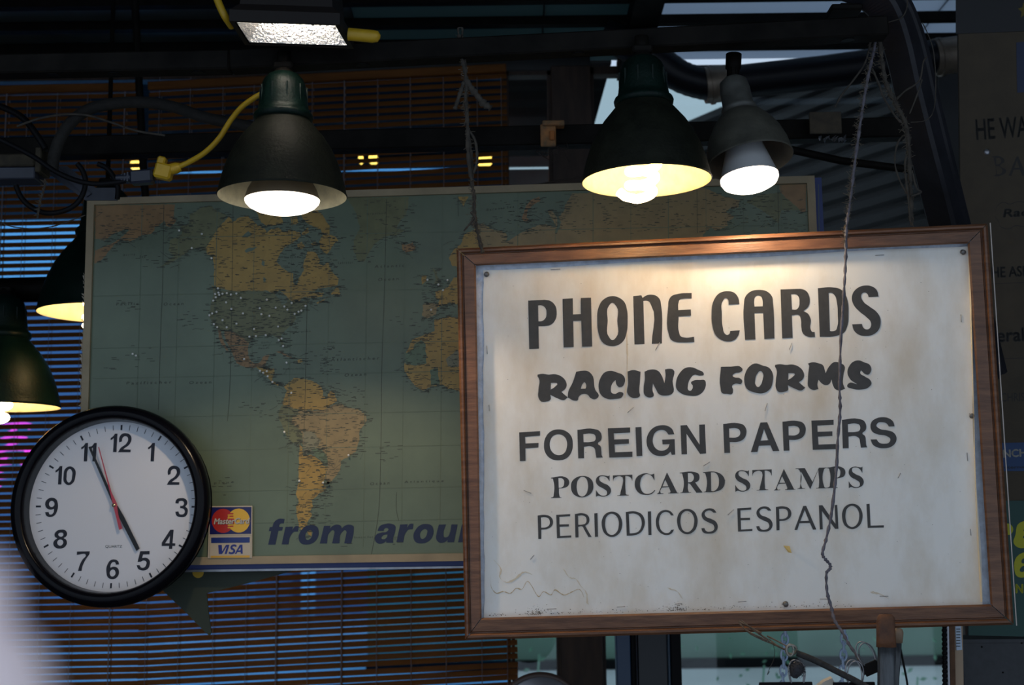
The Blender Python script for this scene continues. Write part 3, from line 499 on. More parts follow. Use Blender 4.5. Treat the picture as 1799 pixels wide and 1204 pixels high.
# ------------------------------------------------------------------ steel framework
def beam(pa, pb, Y, Yb, h, d, lab, holes, name='steel_beam'):
    """box section whose front face centre line runs from pixel pa to pb"""
    A, B = at(*pa, Y), at(*pb, Yb); x = (B - A).normalized(); z = Vector((0, 0, 1)); y = z.cross(x).normalized(); z = x.cross(y)
    M = Matrix((x, y, z)).transposed().to_4x4(); c = (A + B) / 2 + y * d / 2
    root = empty(name, c)
    if lab: tag(root, lab, 'beam')
    b = MB(); L = (B - A).length; b.box(c, (L, d, h), M=M, bev=0.003); b.build('box_section', M_beam, root)
    b = MB()
    for f in holes:
        p = A + (B - A) * f + y * d / 2 - z * (h / 2 + .0006); b.disc(0.011, 0, p, 16, M=M); b.lathe([(0.011, 0), (0.0125, -.001), (0.0125, .001)], p, 16, M=M)
    if holes: b.build('bolt_holes', M_black, root)
    return root, A, B, y, z
Yf = 2.30
fb = beam((-420, 119), (402, 103), Yf + .03, Yf, 0.037, 0.04, 'long black steel beam from which the front lamps hang', [0.62, 0.75, 0.93])[0]
fb2 = beam((402, 103), (1562, 43), Yf, Yf - .01, 0.037, 0.04, None, [.2, .53, .94])[0]
for o in list(fb2.children): o.location = fb2.location - fb.location; o.parent = fb
bpy.data.objects.remove(fb2)
beam((-420, 268), (1595, 222), 2.97, 2.90, 0.047, 0.045, 'lower black steel beam running behind the lamps just above the map', [])
b = MB(); bp_ = [(at(x, y, 3.38)) for x, y in ((-330, 520), (150, 506))]
b.tube(bp_, 0.033, 4, flat=1.0); root = tag(b.build('lamp_rail', M_beam, loc=bp_[0]), 'short black rail at the far left above the half hidden lamp', 'beam')
# diagonal post: heavy square tube with an elbow
Yp = 2.42
pp = cr([at(x, y, Y) for x, y, Y in [(1478, -40, 2.34), (1525, -22, 2.35), (1562, 12, 2.37), (1590, 80, 2.41), (1614, 180, 2.46), (1640, 285, 2.52), (1668, 395, 2.60), (1700, 520, 2.68), (1735, 660, 2.76)]], 8)
root = empty('bent_post', at(1700, 700, Yp)); tag(root, 'heavy black bent steel post slanting down behind the upper right of the sign', 'post')
def sqsweep(b, pts, hw, hd, yaw=R_(28)):
    n = len(pts); vs = []; fs = []
    for i, p in enumerate(pts):
        t = (pts[min(i + 1, n - 1)] - pts[max(i - 1, 0)]).normalized(); side = t.cross(Vector((0, 1, 0))).normalized(); dp = side.cross(t)
        s2 = side * math.cos(yaw) + dp * math.sin(yaw); d2 = dp * math.cos(yaw) - side * math.sin(yaw)
        for (u, w) in ((-1, -.8), (-.8, -1), (-.25, -1), (-.15, -.86), (.35, -.86), (.45, -1), (.8, -1), (1, -.8), (1, .8), (.8, 1), (-.8, 1), (-1, .8)): vs.append(p + s2 * (u * hw) + d2 * (w * hd))
    m = 12
    for i in range(n - 1):
        for k in range(m): fs.append((i * m + k, i * m + (k + 1) % m, (i + 1) * m + (k + 1) % m, (i + 1) * m + k))
    b.add(vs, fs + [tuple(range(m)), tuple((n - 1) * m + k for k in range(m))])
b = MB(); sqsweep(b, pp, 0.029, 0.033); b.build('square_tube', mat('post_steel', (0.014, 0.014, 0.018), 0.4, 0.0, var=0.3, vs=15, bump=0.2, spec=.4), root)
b = MB(); b.box(at(1483, 20, Yp - .05), (0.06, 0.05, 0.012), bev=.003); b.box(at(1487, 14, Yp - .05), (0.03, .03, .01), bev=.002); b.build('bracket_plate', M_beam, root)
# thin strut
b = MB(); b.tube([at(1385, 262, 2.8), at(1480, 283, 2.8), at(1590, 297, 2.8), at(1660, 300, 2.8)], 0.009, 8); tag(b.build('thin_strut', M_beam, loc=at(1500, 290, 2.8)), 'thin black rod right of the grey lamp above the map corner', 'rod')
# hanging threaded rod at left
b = MB(); b.tube([at(234, -60, 3.6), at(240, 60, 3.6), at(246, 180, 3.6), at(252, 300, 3.6), at(256, 350, 3.6)], 0.011, 10); tag(b.build('hanging_rod', M_beam, loc=at(245, 100, 3.6)), 'dark vertical hanging rod between the two blinds at upper left', 'rod')
# rusty clips on the lower beam
M_rusty = mat('rust_plate', (0.10, 0.075, 0.04), 0.8, col2=(0.42, 0.17, 0.05), vs=30, bump=.4)
cl = empty('beam_clip', at(968, 238, 2.86)); tag(cl, 'pale rusty clip gripping the lower beam left of the middle lamp', 'clip')
b = MB(); b.box(at(963, 238, 2.895), (28 * pxs(2.9), .006, 42 * pxs(2.9)), bev=.002); b.box(at(972, 219, 2.90), (40 * pxs(2.9), .03, .012), bev=.002); b.build('plate', M_rusty, cl)
b = MB(); b.box(at(970, 238, 2.888), (.012, .006, .022), bev=.002); b.build('rust_patch', mat('orange_rust', (.35, .12, .03), .9), cl)
b = MB()
for i in range(14):
    p = at(960 + random.uniform(-5, 30), 262 + random.uniform(-4, 8), 2.89); b.tube(cr([p, p + Vector((random.uniform(-.02, .03), .0, random.uniform(-.012, .01))), p + Vector((random.uniform(0, .03), 0, random.uniform(-.035, .01)))], 4), .0008, 4)
tag(b.build('twigs', M_dirt, cl), kind='stuff')
b = MB(); b.box(at(1450, 216, 2.865), (58 * pxs(2.87), .006, 40 * pxs(2.87)), bev=.001, m=0)
for i in range(26):
    p = at(1440 + random.uniform(-4, 48), 243 + random.uniform(-3, 3), 2.85); s = .009
    b.add([p, p + Vector((random.uniform(.3, 1) * s, random.uniform(-s, 0), random.uniform(-s, s) * .5)), p + Vector((random.uniform(-.2, .6) * s, random.uniform(-s, s), -s * .8))], [(0, 1, 2)], 1)
tag(b.build('tape_patch', [mat('old_tape', (.05, .036, .02), .7, var=.4, vs=40), M_steel], loc=at(1450, 216, 2.86)), 'brown tape and crinkled foil on the lower beam right of the grey lamp', 'tape')

# ------------------------------------------------------------------ lamps
PROF = [(0.115, 0.0), (0.1165, 0.002), (0.115, 0.005), (0.1125, 0.018), (0.107, 0.040), (0.099, 0.064), (0.088, 0.088), (0.074, 0.110), (0.060, 0.127), (0.051, 0.138), (0.049, 0.141)]
NECK = [(0.049, 0.141), (0.053, 0.143), (0.054, 0.149), (0.052, 0.154), (0.0475, 0.157), (0.0455, 0.165), (0.043, 0.185), (0.0405, 0.205), (0.036, 0.218), (0.028, 0.227), (0.022, 0.230)]
def em(name, col, s): return mat(name, col, em=col, es=s)
E_flood = em('flood_bulb_glow', (1.0, 0.86, 0.66), 3.6)
E_cfl = em('spiral_bulb_glow', (1.0, 0.74, 0.38), 17)
E_led = em('cool_bulb_glow', (1.0, 0.86, 0.66), 6)
M_bulbneck = mat('bulb_reflector', (0.16, 0.13, 0.09), 0.4, 0.2)
def spot(name, loc, d, power, ang, col, par):
    L = bpy.data.lights.new(name, 'SPOT'); L.energy = power; L.spot_size = R_(ang); L.spot_blend = .35; L.shadow_soft_size = .02; L.color = col
    o = bpy.data.objects.new(name, L); COL.objects.link(o); o.parent = par; o.location = Vector(loc) - par.location; o.rotation_mode = 'QUATERNION'; o.rotation_quaternion = Vector(d).to_track_quat('-Z', 'Y'); return o
def lamp(px, py, Y, lab, pw=12, sc_=1.0, tilt=(0, 0), bulb='flood', top=None, mats=None, stem=0.03):
    c = at(px, py, Y); root = empty('pendant_lamp', c); tag(root, lab, 'lamp')
    M = (Matrix.Rotation(tilt[0], 4, 'X') @ Matrix.Rotation(tilt[1], 4, 'Y')) @ Matrix.Scale(sc_, 4)
    ms, mn = mats or (M_dust, M_shade)
    b = MB(); b.lathe(PROF, c, 56, M, m=0); b.lathe([(r - .0022, z) for r, z in PROF[3:]][::-1] + [(.1115, .004), (.115, 0)], c, 56, M, m=1); b.build('shade', [ms, M_cream], root)
    b = MB(); b.lathe(NECK, c, 40, M); b.disc(.022, .230, c, 40, M)
    for k in range(10):
        a = k * math.pi / 5; b.box(c + M @ Vector((.0425 * math.cos(a), .0425 * math.sin(a), .188)), (.003, .003, .03 * sc_))
    b.build('neck', mn, root)
    b = MB(); b.lathe([(.0215, .228), (.017, .236), (.013, .24), (.013 if stem < .1 else .004, .244), (.013 if stem < .1 else .004, .24 + stem), (0.0001, .24 + stem)], c, 16, M); b.box(c + M @ Vector((0, 0, .244)), (.036, .03, .014), bev=.003); b.build('swivel', M_beam, root)
    if bulb == 'flood':
        spot('lamp_light', c + Vector((0, 0, -.036)), (0, 0, -1), pw, 138, (1, .74, .46), root)
        b = MB(); b.lathe([(.02, .10), (.022, .08), (.034, .055), (.050, .034), (.062, .012), (.0670, -.003), (.0672, -.006)], c, 40, M); b.build('bulb_reflector', M_bulbneck, root)
        b = MB(); b.lathe([(.0672, -.006), (.066, -.011), (.060, -.0175), (.049, -.0235), (.034, -.028), (.016, -.0305), (.0001, -.031)], c, 40, M); b.build('bulb', E_flood, root)
    elif bulb == 'spiral':
        b = MB(); pts = []
        for k in range(90):
            t = k / 89; a = t * 2 * math.pi * 3.2 + .6; r = .027 - .006 * t
            pts.append(c + M @ Vector((r * math.cos(a) - .002 - .01 * t, r * math.sin(a), .055 - t * .082)))
        b.tube(pts, .0085, 10); b.tube([pts[-1], pts[-1] + Vector((-.02, -.004, .004)), pts[-1] + Vector((-.03, 0, .014))], .0085, 10); b.build('bulb', E_cfl, root)
        b = MB(); b.lathe([(.0001, .06), (.024, .062), (.026, .09), (.017, .11), (.0001, .115)], c, 24, M); b.build('bulb_base', M_cream, root)
    return root
L_A = lamp(496, 346, Yf, 'green enamel pendant lamp with a wide flood bulb above the left half of the map', pw=12)
L_B = lamp(1136, 319, Yf - .02, 'green enamel pendant lamp with a glowing spiral bulb above the sign', bulb='spiral', tilt=(0, R_(-.5)))
L_C = lamp(2, 716, 3.3, 'dark pendant lamp cut by the left edge of the frame, above the clock', sc_=100 / 107.5 * 3.3 / 2.3 * .93, bulb='spiral', mats=(M_shade, M_shade), stem=.003)
L_D = lamp(182, 551, 3.14, 'dark pendant lamp half hidden behind the left edge of the map', sc_=3.14 / 2.3 * .985, bulb='spiral', tilt=(0, R_(0)), mats=(M_shade, M_shade), stem=.64)
# grey dish lamp with a long reflector bulb
c = at(1318, 284, 2.36); M = Matrix.Rotation(R_(-11), 4, 'X') @ Matrix.Rotation(R_(-7), 4, 'Y')
root = empty('dish_lamp', c); tag(root, 'grey tilted metal lamp with a large bright reflector bulb, right of the spiral bulb lamp', 'lamp')
M_gd = mat('dusty_grey_enamel', (0.05, 0.047, 0.035), 0.7, var=0.35, vs=25, bump=.3, bs=150); M_gn = mat('grey_metal_neck', (0.07, 0.07, 0.062), 0.5, 0.1, var=.3, vs=30)
gp = [(.0795, 0), (.081, .002), (.0795, .005), (.076, .03), (.068, .055), (.055, .078), (.042, .094), (.030, .102)]
b = MB(); b.lathe(gp, c, 48, M); b.lathe([(r - .002, z) for r, z in gp[2:]][::-1] + [(.0795, 0)], c, 48, M, m=1); b.build('shade', [M_gd, M_gn], root)
b = MB(); b.lathe([(.030, .102), (.034, .106), (.033, .112), (.029, .116), (.0285, .15), (.026, .168), (.017, .176), (.0001, .178)], c, 32, M)
b.build('neck', M_gn, root)
ct = c + M @ Vector((0, 0, .172)); b = MB(); b.lathe([(.012, 0), (.012, .022), (.015, .024), (.015, .052), (.0001, .052)], ct, 16, Matrix.Rotation(R_(4), 4, 'Y')); b.box(ct + Vector((0, 0, .014)), (.012, .026, .04), bev=.003); b.build('swivel', M_beam, root)
cb = c + M @ Vector((-.006, 0, 0.006)); Mb = Matrix.Rotation(R_(-7), 4, 'X') @ Matrix.Rotation(R_(-5), 4, 'Y')
b = MB(); b.lathe([(.024, .075), (.027, .05), (.036, .02), (.046, -.012), (.0535, -.036)], cb, 40, Mb); b.build('bulb_reflector', mat('white_bulb_cone', (.42, .42, .42), .35), root)
b = MB(); b.lathe([(.0535, -.036), (.0535, -.042), (.049, -.050), (.036, -.057), (.018, -.061), (.0001, -.062)], cb, 40, Mb); b.build('bulb', E_led, root)
spot('lamp_light', cb + Mb @ Vector((0, 0, -.066)), Mb @ Vector((0, 0, -1)), 4.2, 150, (1, .76, .48), root)

# work light at the top edge
wl = empty('work_light', at(512, 20, 2.2)); tag(wl, 'black halogen work light with yellow handle at the top edge', 'work light')
Yw = 2.12; G = [at(413, 35, Yw), at(589, 41, Yw + .012), at(612, 80, Yw + .13), at(438, 74, Yw + .118)]
cg = sum(G, Vector((0, 0, 0))) / 4; nrm = (G[1] - G[0]).cross(G[3] - G[0]).normalized()
if nrm.z > 0: nrm = -nrm
def ring(f, off, sh=Vector((0, 0, 0))): return [cg + (q - cg) * f - nrm * off + sh for q in G]
b = MB(); R1, R2, R3, R4 = ring(1.0, -.004), ring(1.10, -.004), ring(1.10, .016), ring(.93, .03); R5 = ring(.84, .11, Vector((0, .0, 0)))
vs = R1 + R2 + R3 + R4 + R5; fs = []
for i in range(4):
    for k in range(4): fs.append((i * 4 + k, i * 4 + (k + 1) % 4, (i + 1) * 4 + (k + 1) % 4, (i + 1) * 4 + k))
fs.append((16, 17, 18, 19)); b.add(vs, fs); b.build('housing', mat('work_light_housing', (.012, .009, .008), .5, spec=.2), wl)
b = MB(); q1, q2 = ring(1.0, .0), ring(.62, .055); b.add(q1 + q2, [(k, (k + 1) % 4, 4 + (k + 1) % 4, 4 + k) for k in range(4)] + [(4, 5, 6, 7)]); b.build('reflector', mat('bright_reflector', (.9, .88, .85), .25, 1.0, bump=.8, bs=220), wl)
b = MB(); t1 = (q2[0] + q2[3]) / 2; t2 = (q2[1] + q2[2]) / 2; b.tube([t1 + nrm * .02, t2 + nrm * .02], .006, 10); b.build('halogen_tube', em('halogen_glow', (1, .9, .78), 40), wl)
b = MB(); b.add(ring(1.0, .001), [(0, 1, 2, 3)]); b.build('front_glass', glassmat('work_light_glass', (.95, .95, .95), .08, .1), wl)
b = MB(); b.tube(cr([at(368, -40, Yw + .02), at(382, 0, Yw + .02), at(395, 28, Yw + .02), at(407, 46, Yw + .05)], 6), 7 * pxs(Yw), 12); b.build('handle', M_yellow, wl)
b = MB(); b.tube([at(612, 60, Yw + .06), at(655, 64, Yw + .06), at(664, 64, Yw + .06), at(668, 64.5, Yw + .06)], 12 * pxs(Yw), 16, rf=lambda t, i: (1, 1, .85, .3)[i]); b.build('frame_tube', M_yellow, wl)
b = MB(); p = ring(.9, .06); qa = (p[0] + p[1]) / 2 + Vector((-.01, -.012, 0)); b.box(qa, (.042, .003, .02)); b.build('rating_label', mat('old_label', (.16, .10, .05), .8), wl)
# ------------------------------------------------------------------ world map board
def lift(pl, off): return lambda px, py: pl.hit(px, py, off)
mroot = empty('world_map', MP.hit(800, 660)); tag(mroot, 'large framed world map in teal and tan hung behind the lamps and sign', 'map')
def quadfill(b, pl, pts, off, m=0): b.add([pl.hit(x, y, off) for x, y in pts], [tuple(range(len(pts)))], m)
OUT = [(155, 350), (1430, 310), (1460, 976), (136, 996)]; INN = [(167, 361), (1417, 323), (1444, 963), (149, 982)]
M_ocean = mat('printed_ocean', (0.113, 0.148, 0.096), 0.36, var=0.16, vs=5, bump=0.12, bs=14, spec=0.45)
M_mframe = mat('pale_map_frame', (0.30, 0.235, 0.14), 0.55, var=0.18, vs=10, stretch=(1, 1, 1))
M_blueb = mat('blue_backing', (0.035, 0.055, 0.20), 0.5)
b = MB(); lp = [MP.hit(x, y, .0) for x, y in OUT]; b.prism(lp, -MP.N * .012); b.build('board', M_mframe, mroot)
b = MB(); quadfill(b, MP, INN, .0015); mprint = b.build('map_print', M_ocean, mroot)
for k in range(4):                                                     # mitred frame strips
    a_, b_ = OUT[k], OUT[(k + 1) % 4]; c_, d_ = INN[(k + 1) % 4], INN[k]
    b = MB(); b.prism([MP.hit(*q, .001) for q in (a_, b_, c_, d_)], MP.N * .007); b.build('frame_strip', M_mframe, mroot)
b = MB(); b.prism([MP.hit(x, y, -.013) for x, y in [(165, 356), (1443, 312), (1476, 990), (150, 1007)]], -MP.N * .01); b.build('blue_backing', M_blueb, mroot)
b = MB(); b.prism([MP.hit(x, y, -.012) for x, y in [(150, 1004), (1474, 986), (1474, 989), (150, 1008)]], MP.N * .006); b.build('metal_strip', M_steel, mroot)
LC = {'orange': (0.24, 0.135, 0.05), 'olive': (0.13, 0.135, 0.06), 'yellow': (0.33, 0.205, 0.042), 'tan': (0.25, 0.18, 0.075), 'grey': (0.18, 0.17, 0.10), 'sea': (0.113, 0.148, 0.096), 'green': (0.10, 0.145, 0.08)}
lands = []
for li, key in enumerate(['orange', 'olive', 'yellow', 'tan', 'grey', 'green', 'sea']):
    M_l = mat('land_' + key, LC[key], 0.42, var=0.14, vs=25)
    for g_ in LAND[key]:
        b = MB(); lp = glyph(g_)[0]
        # roughen the coast
        rg = []
        for i, (x, y) in enumerate(lp):
            x2, y2 = lp[(i + 1) % len(lp)]; L = math.hypot(x2 - x, y2 - y); n = max(1, int(L / 3.2))
            for j in range(n):
                t = j / n; q = 0 if j == 0 else random.uniform(-1, 1); rg.append((x + (x2 - x) * t + q * (.9 if L < 60 else .35), y + (y2 - y) * t + random.uniform(-.8, .8) * (0 if j == 0 else 1)))
        # keep inside the printed area
        rg = [(min(max(x, 152 + (y - 361) * -.028 + 15), 1441), max(y, 361.5 - (x - 167) * .0304)) for x, y in rg]
        if key != 'sea': lands += lp
        b.fill([[MP.hit(x, y, .0016 + li * .00006) for x, y in rg]]); b.build('printed_land', M_l, mprint)
M_ink = mat('map_ink', (0.045, 0.05, 0.035), 0.6)
M_ink2 = mat('faint_map_ink', (0.106, 0.139, 0.090), 0.6)
b = MB()                                                               # place names printed as tiny words, rivers, borders
def tick(x, y, l, h, sl=-.03):
    y0 = 361.5 - (x - 167) * .0304
    if not (170 < x < 1438 and y0 + 4 < y < 960): return
    quadfill(b, MP, [(x, y), (x + l, y + sl * l), (x + l, y + sl * l + h), (x, y + h)], .0021)
for i in range(len(lands)):
    x, y = lands[i]; x2, y2 = lands[(i + 1) % len(lands)]
    if math.hypot(x2 - x, y2 - y) > 45: continue
    for j in range(4):
        t = random.random(); tick(x + (x2 - x) * t + random.uniform(-13, 8), y + (y2 - y) * t + random.uniform(-3, 3), random.uniform(4, 11), random.uniform(.7, 1.3))
for (x0, y0, x1, y1, n) in [(375, 395, 590, 520, 300), (372, 518, 520, 590, 330), (400, 590, 440, 640, 60), (500, 680, 640, 800, 260), (520, 800, 580, 920, 120), (300, 380, 370, 450, 60), (170, 365, 300, 410, 60), (720, 560, 802, 690, 150), (740, 500, 802, 560, 70), (860, 350, 1420, 410, 330), (455, 640, 480, 665, 14), (560, 600, 590, 660, 40), (630, 350, 700, 420, 25)]:
    for i in range(n): tick(random.uniform(x0, x1), random.uniform(y0, y1), random.uniform(2.5, 9), random.uniform(.6, 1.1), random.uniform(-.06, .02))
for i in range(150):
    x, y = random.choice([(190, 640), (240, 620), (450, 720), (300, 450), (250, 455), (560, 680), (700, 560), (760, 500), (620, 745), (670, 790), (690, 950), (600, 960), (230, 540), (560, 620), (380, 850), (330, 560)]); tick(x + random.gauss(0, 17), y + random.gauss(0, 9), random.uniform(4, 11), .9)
for i in range(200):                                                   # rivers and roads
    x, y = random.choice(lands); x += random.uniform(-25, 25); y += random.uniform(-20, 20); a = random.random() * 3.1
    if not (180 < x < 1400 and y > 372 and y < 950): continue
    p = [MP.hit(x + t * 5 * math.cos(a) + random.uniform(-1.4, 1.4), y + t * 4 * math.sin(a) + random.uniform(-1.4, 1.4), .0021) for t in range(5)]
    w = MP.Z * .0004
    for u in range(4): b.add([p[u] - w, p[u + 1] - w, p[u + 1] + w, p[u] + w], [(0, 1, 2, 3)])
tag(b.build('printed_names', M_ink, mprint), kind='stuff')
b = MB()                                                               # graticule
for i, x in enumerate(range(250, 1440, 66)):
    w = .3 if i % 2 else .5
    quadfill(b, MP, [(x - w, 359.5 - (x - 167) * .0304 + 3), (x + w, 359.5 - (x - 167) * .0304 + 3), (x + (x - 650) * .02 - 8 + w, 962), (x + (x - 650) * .02 - 8 - w, 962)], .00205)
for y in (420, 520, 612, 665, 735, 795, 868, 925):
    quadfill(b, MP, [(163, y), (1430, y - 26), (1430, y - 25), (163, y + 1)], .00205)
b.build('printed_grid', M_ink2, mprint)
# sheet joints and cracks
for pts in ([(287, 360), (286, 500), (284, 560), (281, 640), (278, 720)], [(409, 356), (407, 480), (406, 620), (402, 700), (400, 740)], [(540, 520), (537, 690), (534, 760)], [(678, 350), (675, 500), (671, 640), (668, 800), (664, 900), (652, 978)], [(805, 345), (806, 380)], [(697, 865), (696, 895), (700, 915)], [(1367, 325), (1368, 410)], [(1225, 330), (1226, 410)]):
    b = MB(); p = [MP.hit(x, y, .0022) for x, y in cr([Vector((q[0] + random.uniform(-1, 1), q[1])) for q in pts], 6)]; w = MP.X * .00045
    for u in range(len(p) - 1): b.add([p[u] - w, p[u + 1] - w, p[u + 1] + w, p[u] + w], [(0, 1, 2, 3)])
    b.build('paper_joint', M_ink, mprint)
b = MB(); hm = lift(MP, .0022)
for (t, x0, y0, x1, y1, h) in [("P a c i f i c", 204, 537, 243, 536, 5), ("O c e a n", 287, 537, 322, 536, 5), ("P a z i f i s c h e r", 222, 676, 301, 674, 5), ("O z e a n", 332, 675, 371, 674, 5), ("A t l a n t i c", 658, 471, 710, 469, 5), ("O c e a n", 664, 494, 700, 492, 5), ("A t l a n t i s c h e r", 581, 635, 666, 632, 5.5), ("O z e a n", 605, 662, 643, 660, 5), ("O c e a n", 650, 853, 684, 851, 5), ("A t l a n t i q u e", 710, 850, 779, 848, 5), ("p i q u e", 376, 852, 410, 850, 5), ("H u d s o n", 499, 454, 524, 453, 4), ("B a y", 506, 465, 516, 465, 4), ("B e r i n g", 217, 451, 237, 449, 4), ("S e a", 245, 453, 255, 453, 4), ("L a b r a d o r", 594, 464, 620, 463, 4), ("G o l f o", 459, 604, 473, 603, 3), ("d e", 462, 609, 468, 608, 3), ("M e x i c o", 454, 614, 472, 613, 3), ("S a r g a s s o", 519, 585, 545, 584, 3.5), ("M a r  d e  l a s  A n t i l l a s", 497, 650, 535, 649, 3), ("B a r e n t s  S e a", 855, 371, 903, 365, 4), ("S c o t i a  S e a", 622, 946, 655, 945, 3), ("G r o n l a n d", 644, 378, 677, 376, 3.5)]:
    text_px(b, t, hm, (x0, y0), (x1, y1), h, .2)
b.build('printed_ocean_names', M_ink, mprint)
M_vin = mat('navy_vinyl', (0.003, 0.008, 0.042), 0.4)
for g_, dx, dy in LM:
    b = MB(); b.fill([[MP.hit(x, y, .0024) for x, y in lp] for lp in glyph(g_, dx, dy)]); b.build('blue_letter', M_vin, mprint)
# torn whitish edge at the board's left side
b = MB()
for i in range(50):
    y = random.uniform(480, 712); x = 152 - (y - 350) * .028; p = MP.hit(x, y, -.004); s = .006
    b.add([p, p + Vector((-random.uniform(.3, 1) * s, -.002, random.uniform(-s, s))), p + Vector((0, .001, -s * .9))], [(0, 1, 2)])
tag(b.build('frayed_edge', mat('frayed_board', (.5, .44, .34), .9), mroot), kind='stuff')
# pins
M_pin = mat('white_pin_head', (.85, .83, .78), .3); M_needle = mat('pin_needle', (.4, .4, .4), .3, 1.0)
def pin_mesh():
    b = MB(); b.lathe([(.0001, .0022), (.0013, .0019), (.0022, .0008), (.0024, 0), (.0022, -.0009), (.0013, -.0019), (.0001, -.0023)], n=12); b.lathe([(.0004, -.002), (.0004, -.007)], n=6, m=1)
    me = bpy.data.meshes.new('map_pin'); me.from_pydata([tuple(v) for v in b.v], [], b.f); me.materials.append(M_pin); me.materials.append(M_needle)
    me.polygons.foreach_set('material_index', b.m); me.polygons.foreach_set('use_smooth', b.sm); return me
PL = {(315, 405): 'white ball pin on the sea left of the olive peninsula at the map upper left', (355, 411): 'white ball pin in the middle of the olive peninsula at the map upper left', (337, 436): 'white ball pin on the lower coast of the olive peninsula', (371, 454): 'brightest white ball pin on the left coast of the big yellow land',
(233, 622): 'dull pin, left one of the lone pair in the open left ocean', (239, 625): 'dull pin, right one of the lone pair in the open left ocean', (429, 631): 'dull brownish pin in the middle of the narrow orange land', (503, 637): 'white ball pin with dark shadow on the sea right of the orange land', (537, 538): 'white ball pin farthest right on the olive land coast',
(457, 652): 'leftmost white pin of those on the yellow land bridge', (462, 655): 'second white pin from the left on the yellow land bridge', (469, 653): 'upper right white pin on the yellow land bridge', (470, 661): 'dark shadowed pin on the yellow land bridge', (479, 671): 'lowest white pin, at the end of the yellow land bridge',
(512, 691): 'white ball pin in the yellow top left of the southern continent', (499, 759): 'white ball pin on the upper left coast of the southern continent', (612, 800): 'white ball pin on the right coast of the tan land of the southern continent', (526, 845): 'white ball pin on the left coast of the yellow southern tip land', (567, 848): 'white ball pin just left of the dark pin at the southern river mouth',
(751, 492): 'white ball pin beside the small yellow island left of the sign', (770, 500): 'white ball pin below the olive island left of the sign', (786, 492): 'white ball pin right of the olive island near the sign frame', (778, 510): 'white ball pin at the top of the yellow land left of the sign', (758, 545): 'white ball pin on the square tan peninsula left of the sign',
(521, 599): 'white ball pin, upper of the two on the long thin olive cape', (490, 598): 'white ball pin, left of the two at the top of the thin olive cape', (497, 608): 'dull pin at the lower end of the thin olive cape', (368, 554): 'farthest left white pin on the west coast of the olive land', (383, 507): 'topmost white pin of the cluster at the upper left of the olive land'}
pm = pin_mesh(); QN = MP.N.to_track_quat('Z', 'Y')
ORD = ['first', 'second', 'third', 'fourth', 'fifth', 'sixth', 'seventh', 'eighth', 'ninth', 'tenth', 'eleventh', 'twelfth']
rest = [(x, y) for x, y in PINS if (round(x), round(y)) not in PL]
for nm, ya, yb in (('top row', 0, 525.5), ('second row', 525.5, 546.8), ('third row', 546.8, 558), ('fourth row', 558, 582), ('bottom row', 582, 700)):
    for i, (x, y) in enumerate(sorted(q for q in rest if ya <= q[1] < yb)): PL[(round(x), round(y))] = '%s white pin from the left in the %s on the olive land' % (ORD[i], nm)
for (x, y) in PINS:
    o = bpy.data.objects.new('map_pin', pm); COL.objects.link(o); o.rotation_mode = 'QUATERNION'; o.rotation_quaternion = QN; o.location = MP.hit(x, y, .0115)
    key = (round(x), round(y)); lab = PL.get(key)
    tag(o, lab or 'small white ball headed pin in the cluster on the olive land of the map', 'pin', 'white pins in the world map')
pd = bpy.data.objects.new('dark_pin', pm.copy()); COL.objects.link(pd); pd.data.materials[0] = M_black; pd.rotation_mode = 'QUATERNION'; pd.rotation_quaternion = QN; pd.location = MP.hit(576.5, 848.5, .0115); pd.scale = (1.3, 1.3, 1.3)
tag(pd, 'dark ball headed pin on the map at the southern river mouth', 'pin')
# card sticker on the map
st = empty('payment_sticker', MP.hit(404, 935)); tag(st, 'payment card sticker with red and yellow discs on the lower left of the map', 'sticker')
def sp(x, y): return (360 + x / 10.95, 880 + y / 10.95)
def sfill(name, polys, off, col, rough=.35):
    b = MB()
    for q in polys: b.fill([[MP.hit(*sp(*v), off) for v in l] for l in q])
    return b.build(name, mat('sticker_' + name, col, rough), st)
b = MB(); b.prism([MP.hit(*sp(*v), .0085) for v in [(90, 105), (915, 98), (912, 1100), (58, 1108)]], MP.N * .0015); b.build('backing_card', mat('sticker_card', (.50, .43, .32), .5), st)
sfill('navy_panel', [[[(100, 128), (895, 120), (890, 638), (92, 650)]]], .0104, (.01, .012, .10))
def circ(cx, cy, rx, ry, n=40): return [(cx + rx * math.cos(k * 2 * math.pi / n), cy + ry * math.sin(k * 2 * math.pi / n)) for k in range(n)]
sfill('red_disc', [[circ(350, 388, 218, 232)]], .0106, (.42, .025, .02))
sfill('yellow_disc', [[circ(650, 383, 216, 232)]], .0108, (.72, .42, .03))
sfill('red_stripe', [[[(470, y), (548, y - 2), (548, y + 24), (470, y + 26)]] for y in (240, 288, 480)] + [[[(445, 345), (560, 343), (560, 455), (445, 457)]]], .0110, (.42, .025, .02))
sfill('yellow_stripe', [[[(438, y), (520, y - 2), (520, y + 20), (438, y + 22)]] for y in (266, 314, 460, 508)], .0112, (.72, .42, .03))
b = MB(); text_px(b, 'MasterCard', lambda x, y: MP.hit(x, y, .0116), sp(175, 452), sp(838, 440), 10.0, .22, bold=.35); b.build('white_lettering', mat('sticker_white', (.75, .72, .66), .4), st)
b = MB(); text_px(b, 'MasterCard', lambda x, y: MP.hit(x, y, .0114), sp(183, 458), sp(846, 446), 10.0, .22, bold=.5); b.build('lettering_shadow', mat('sticker_dark', (.10, .04, .03), .5), st)
sfill('blue_bar', [[[(120, 712), (865, 703), (862, 805), (120, 816)]]], .0106, (.012, .03, .17))
sfill('thin_border', [[[(95, 668), (905, 660), (905, 664), (95, 672)]], [[(92, 672), (97, 672), (94, 1100), (88, 1100)]], [[(888, 664), (893, 664), (890, 1096), (885, 1096)]]], .0106, (.15, .12, .10))
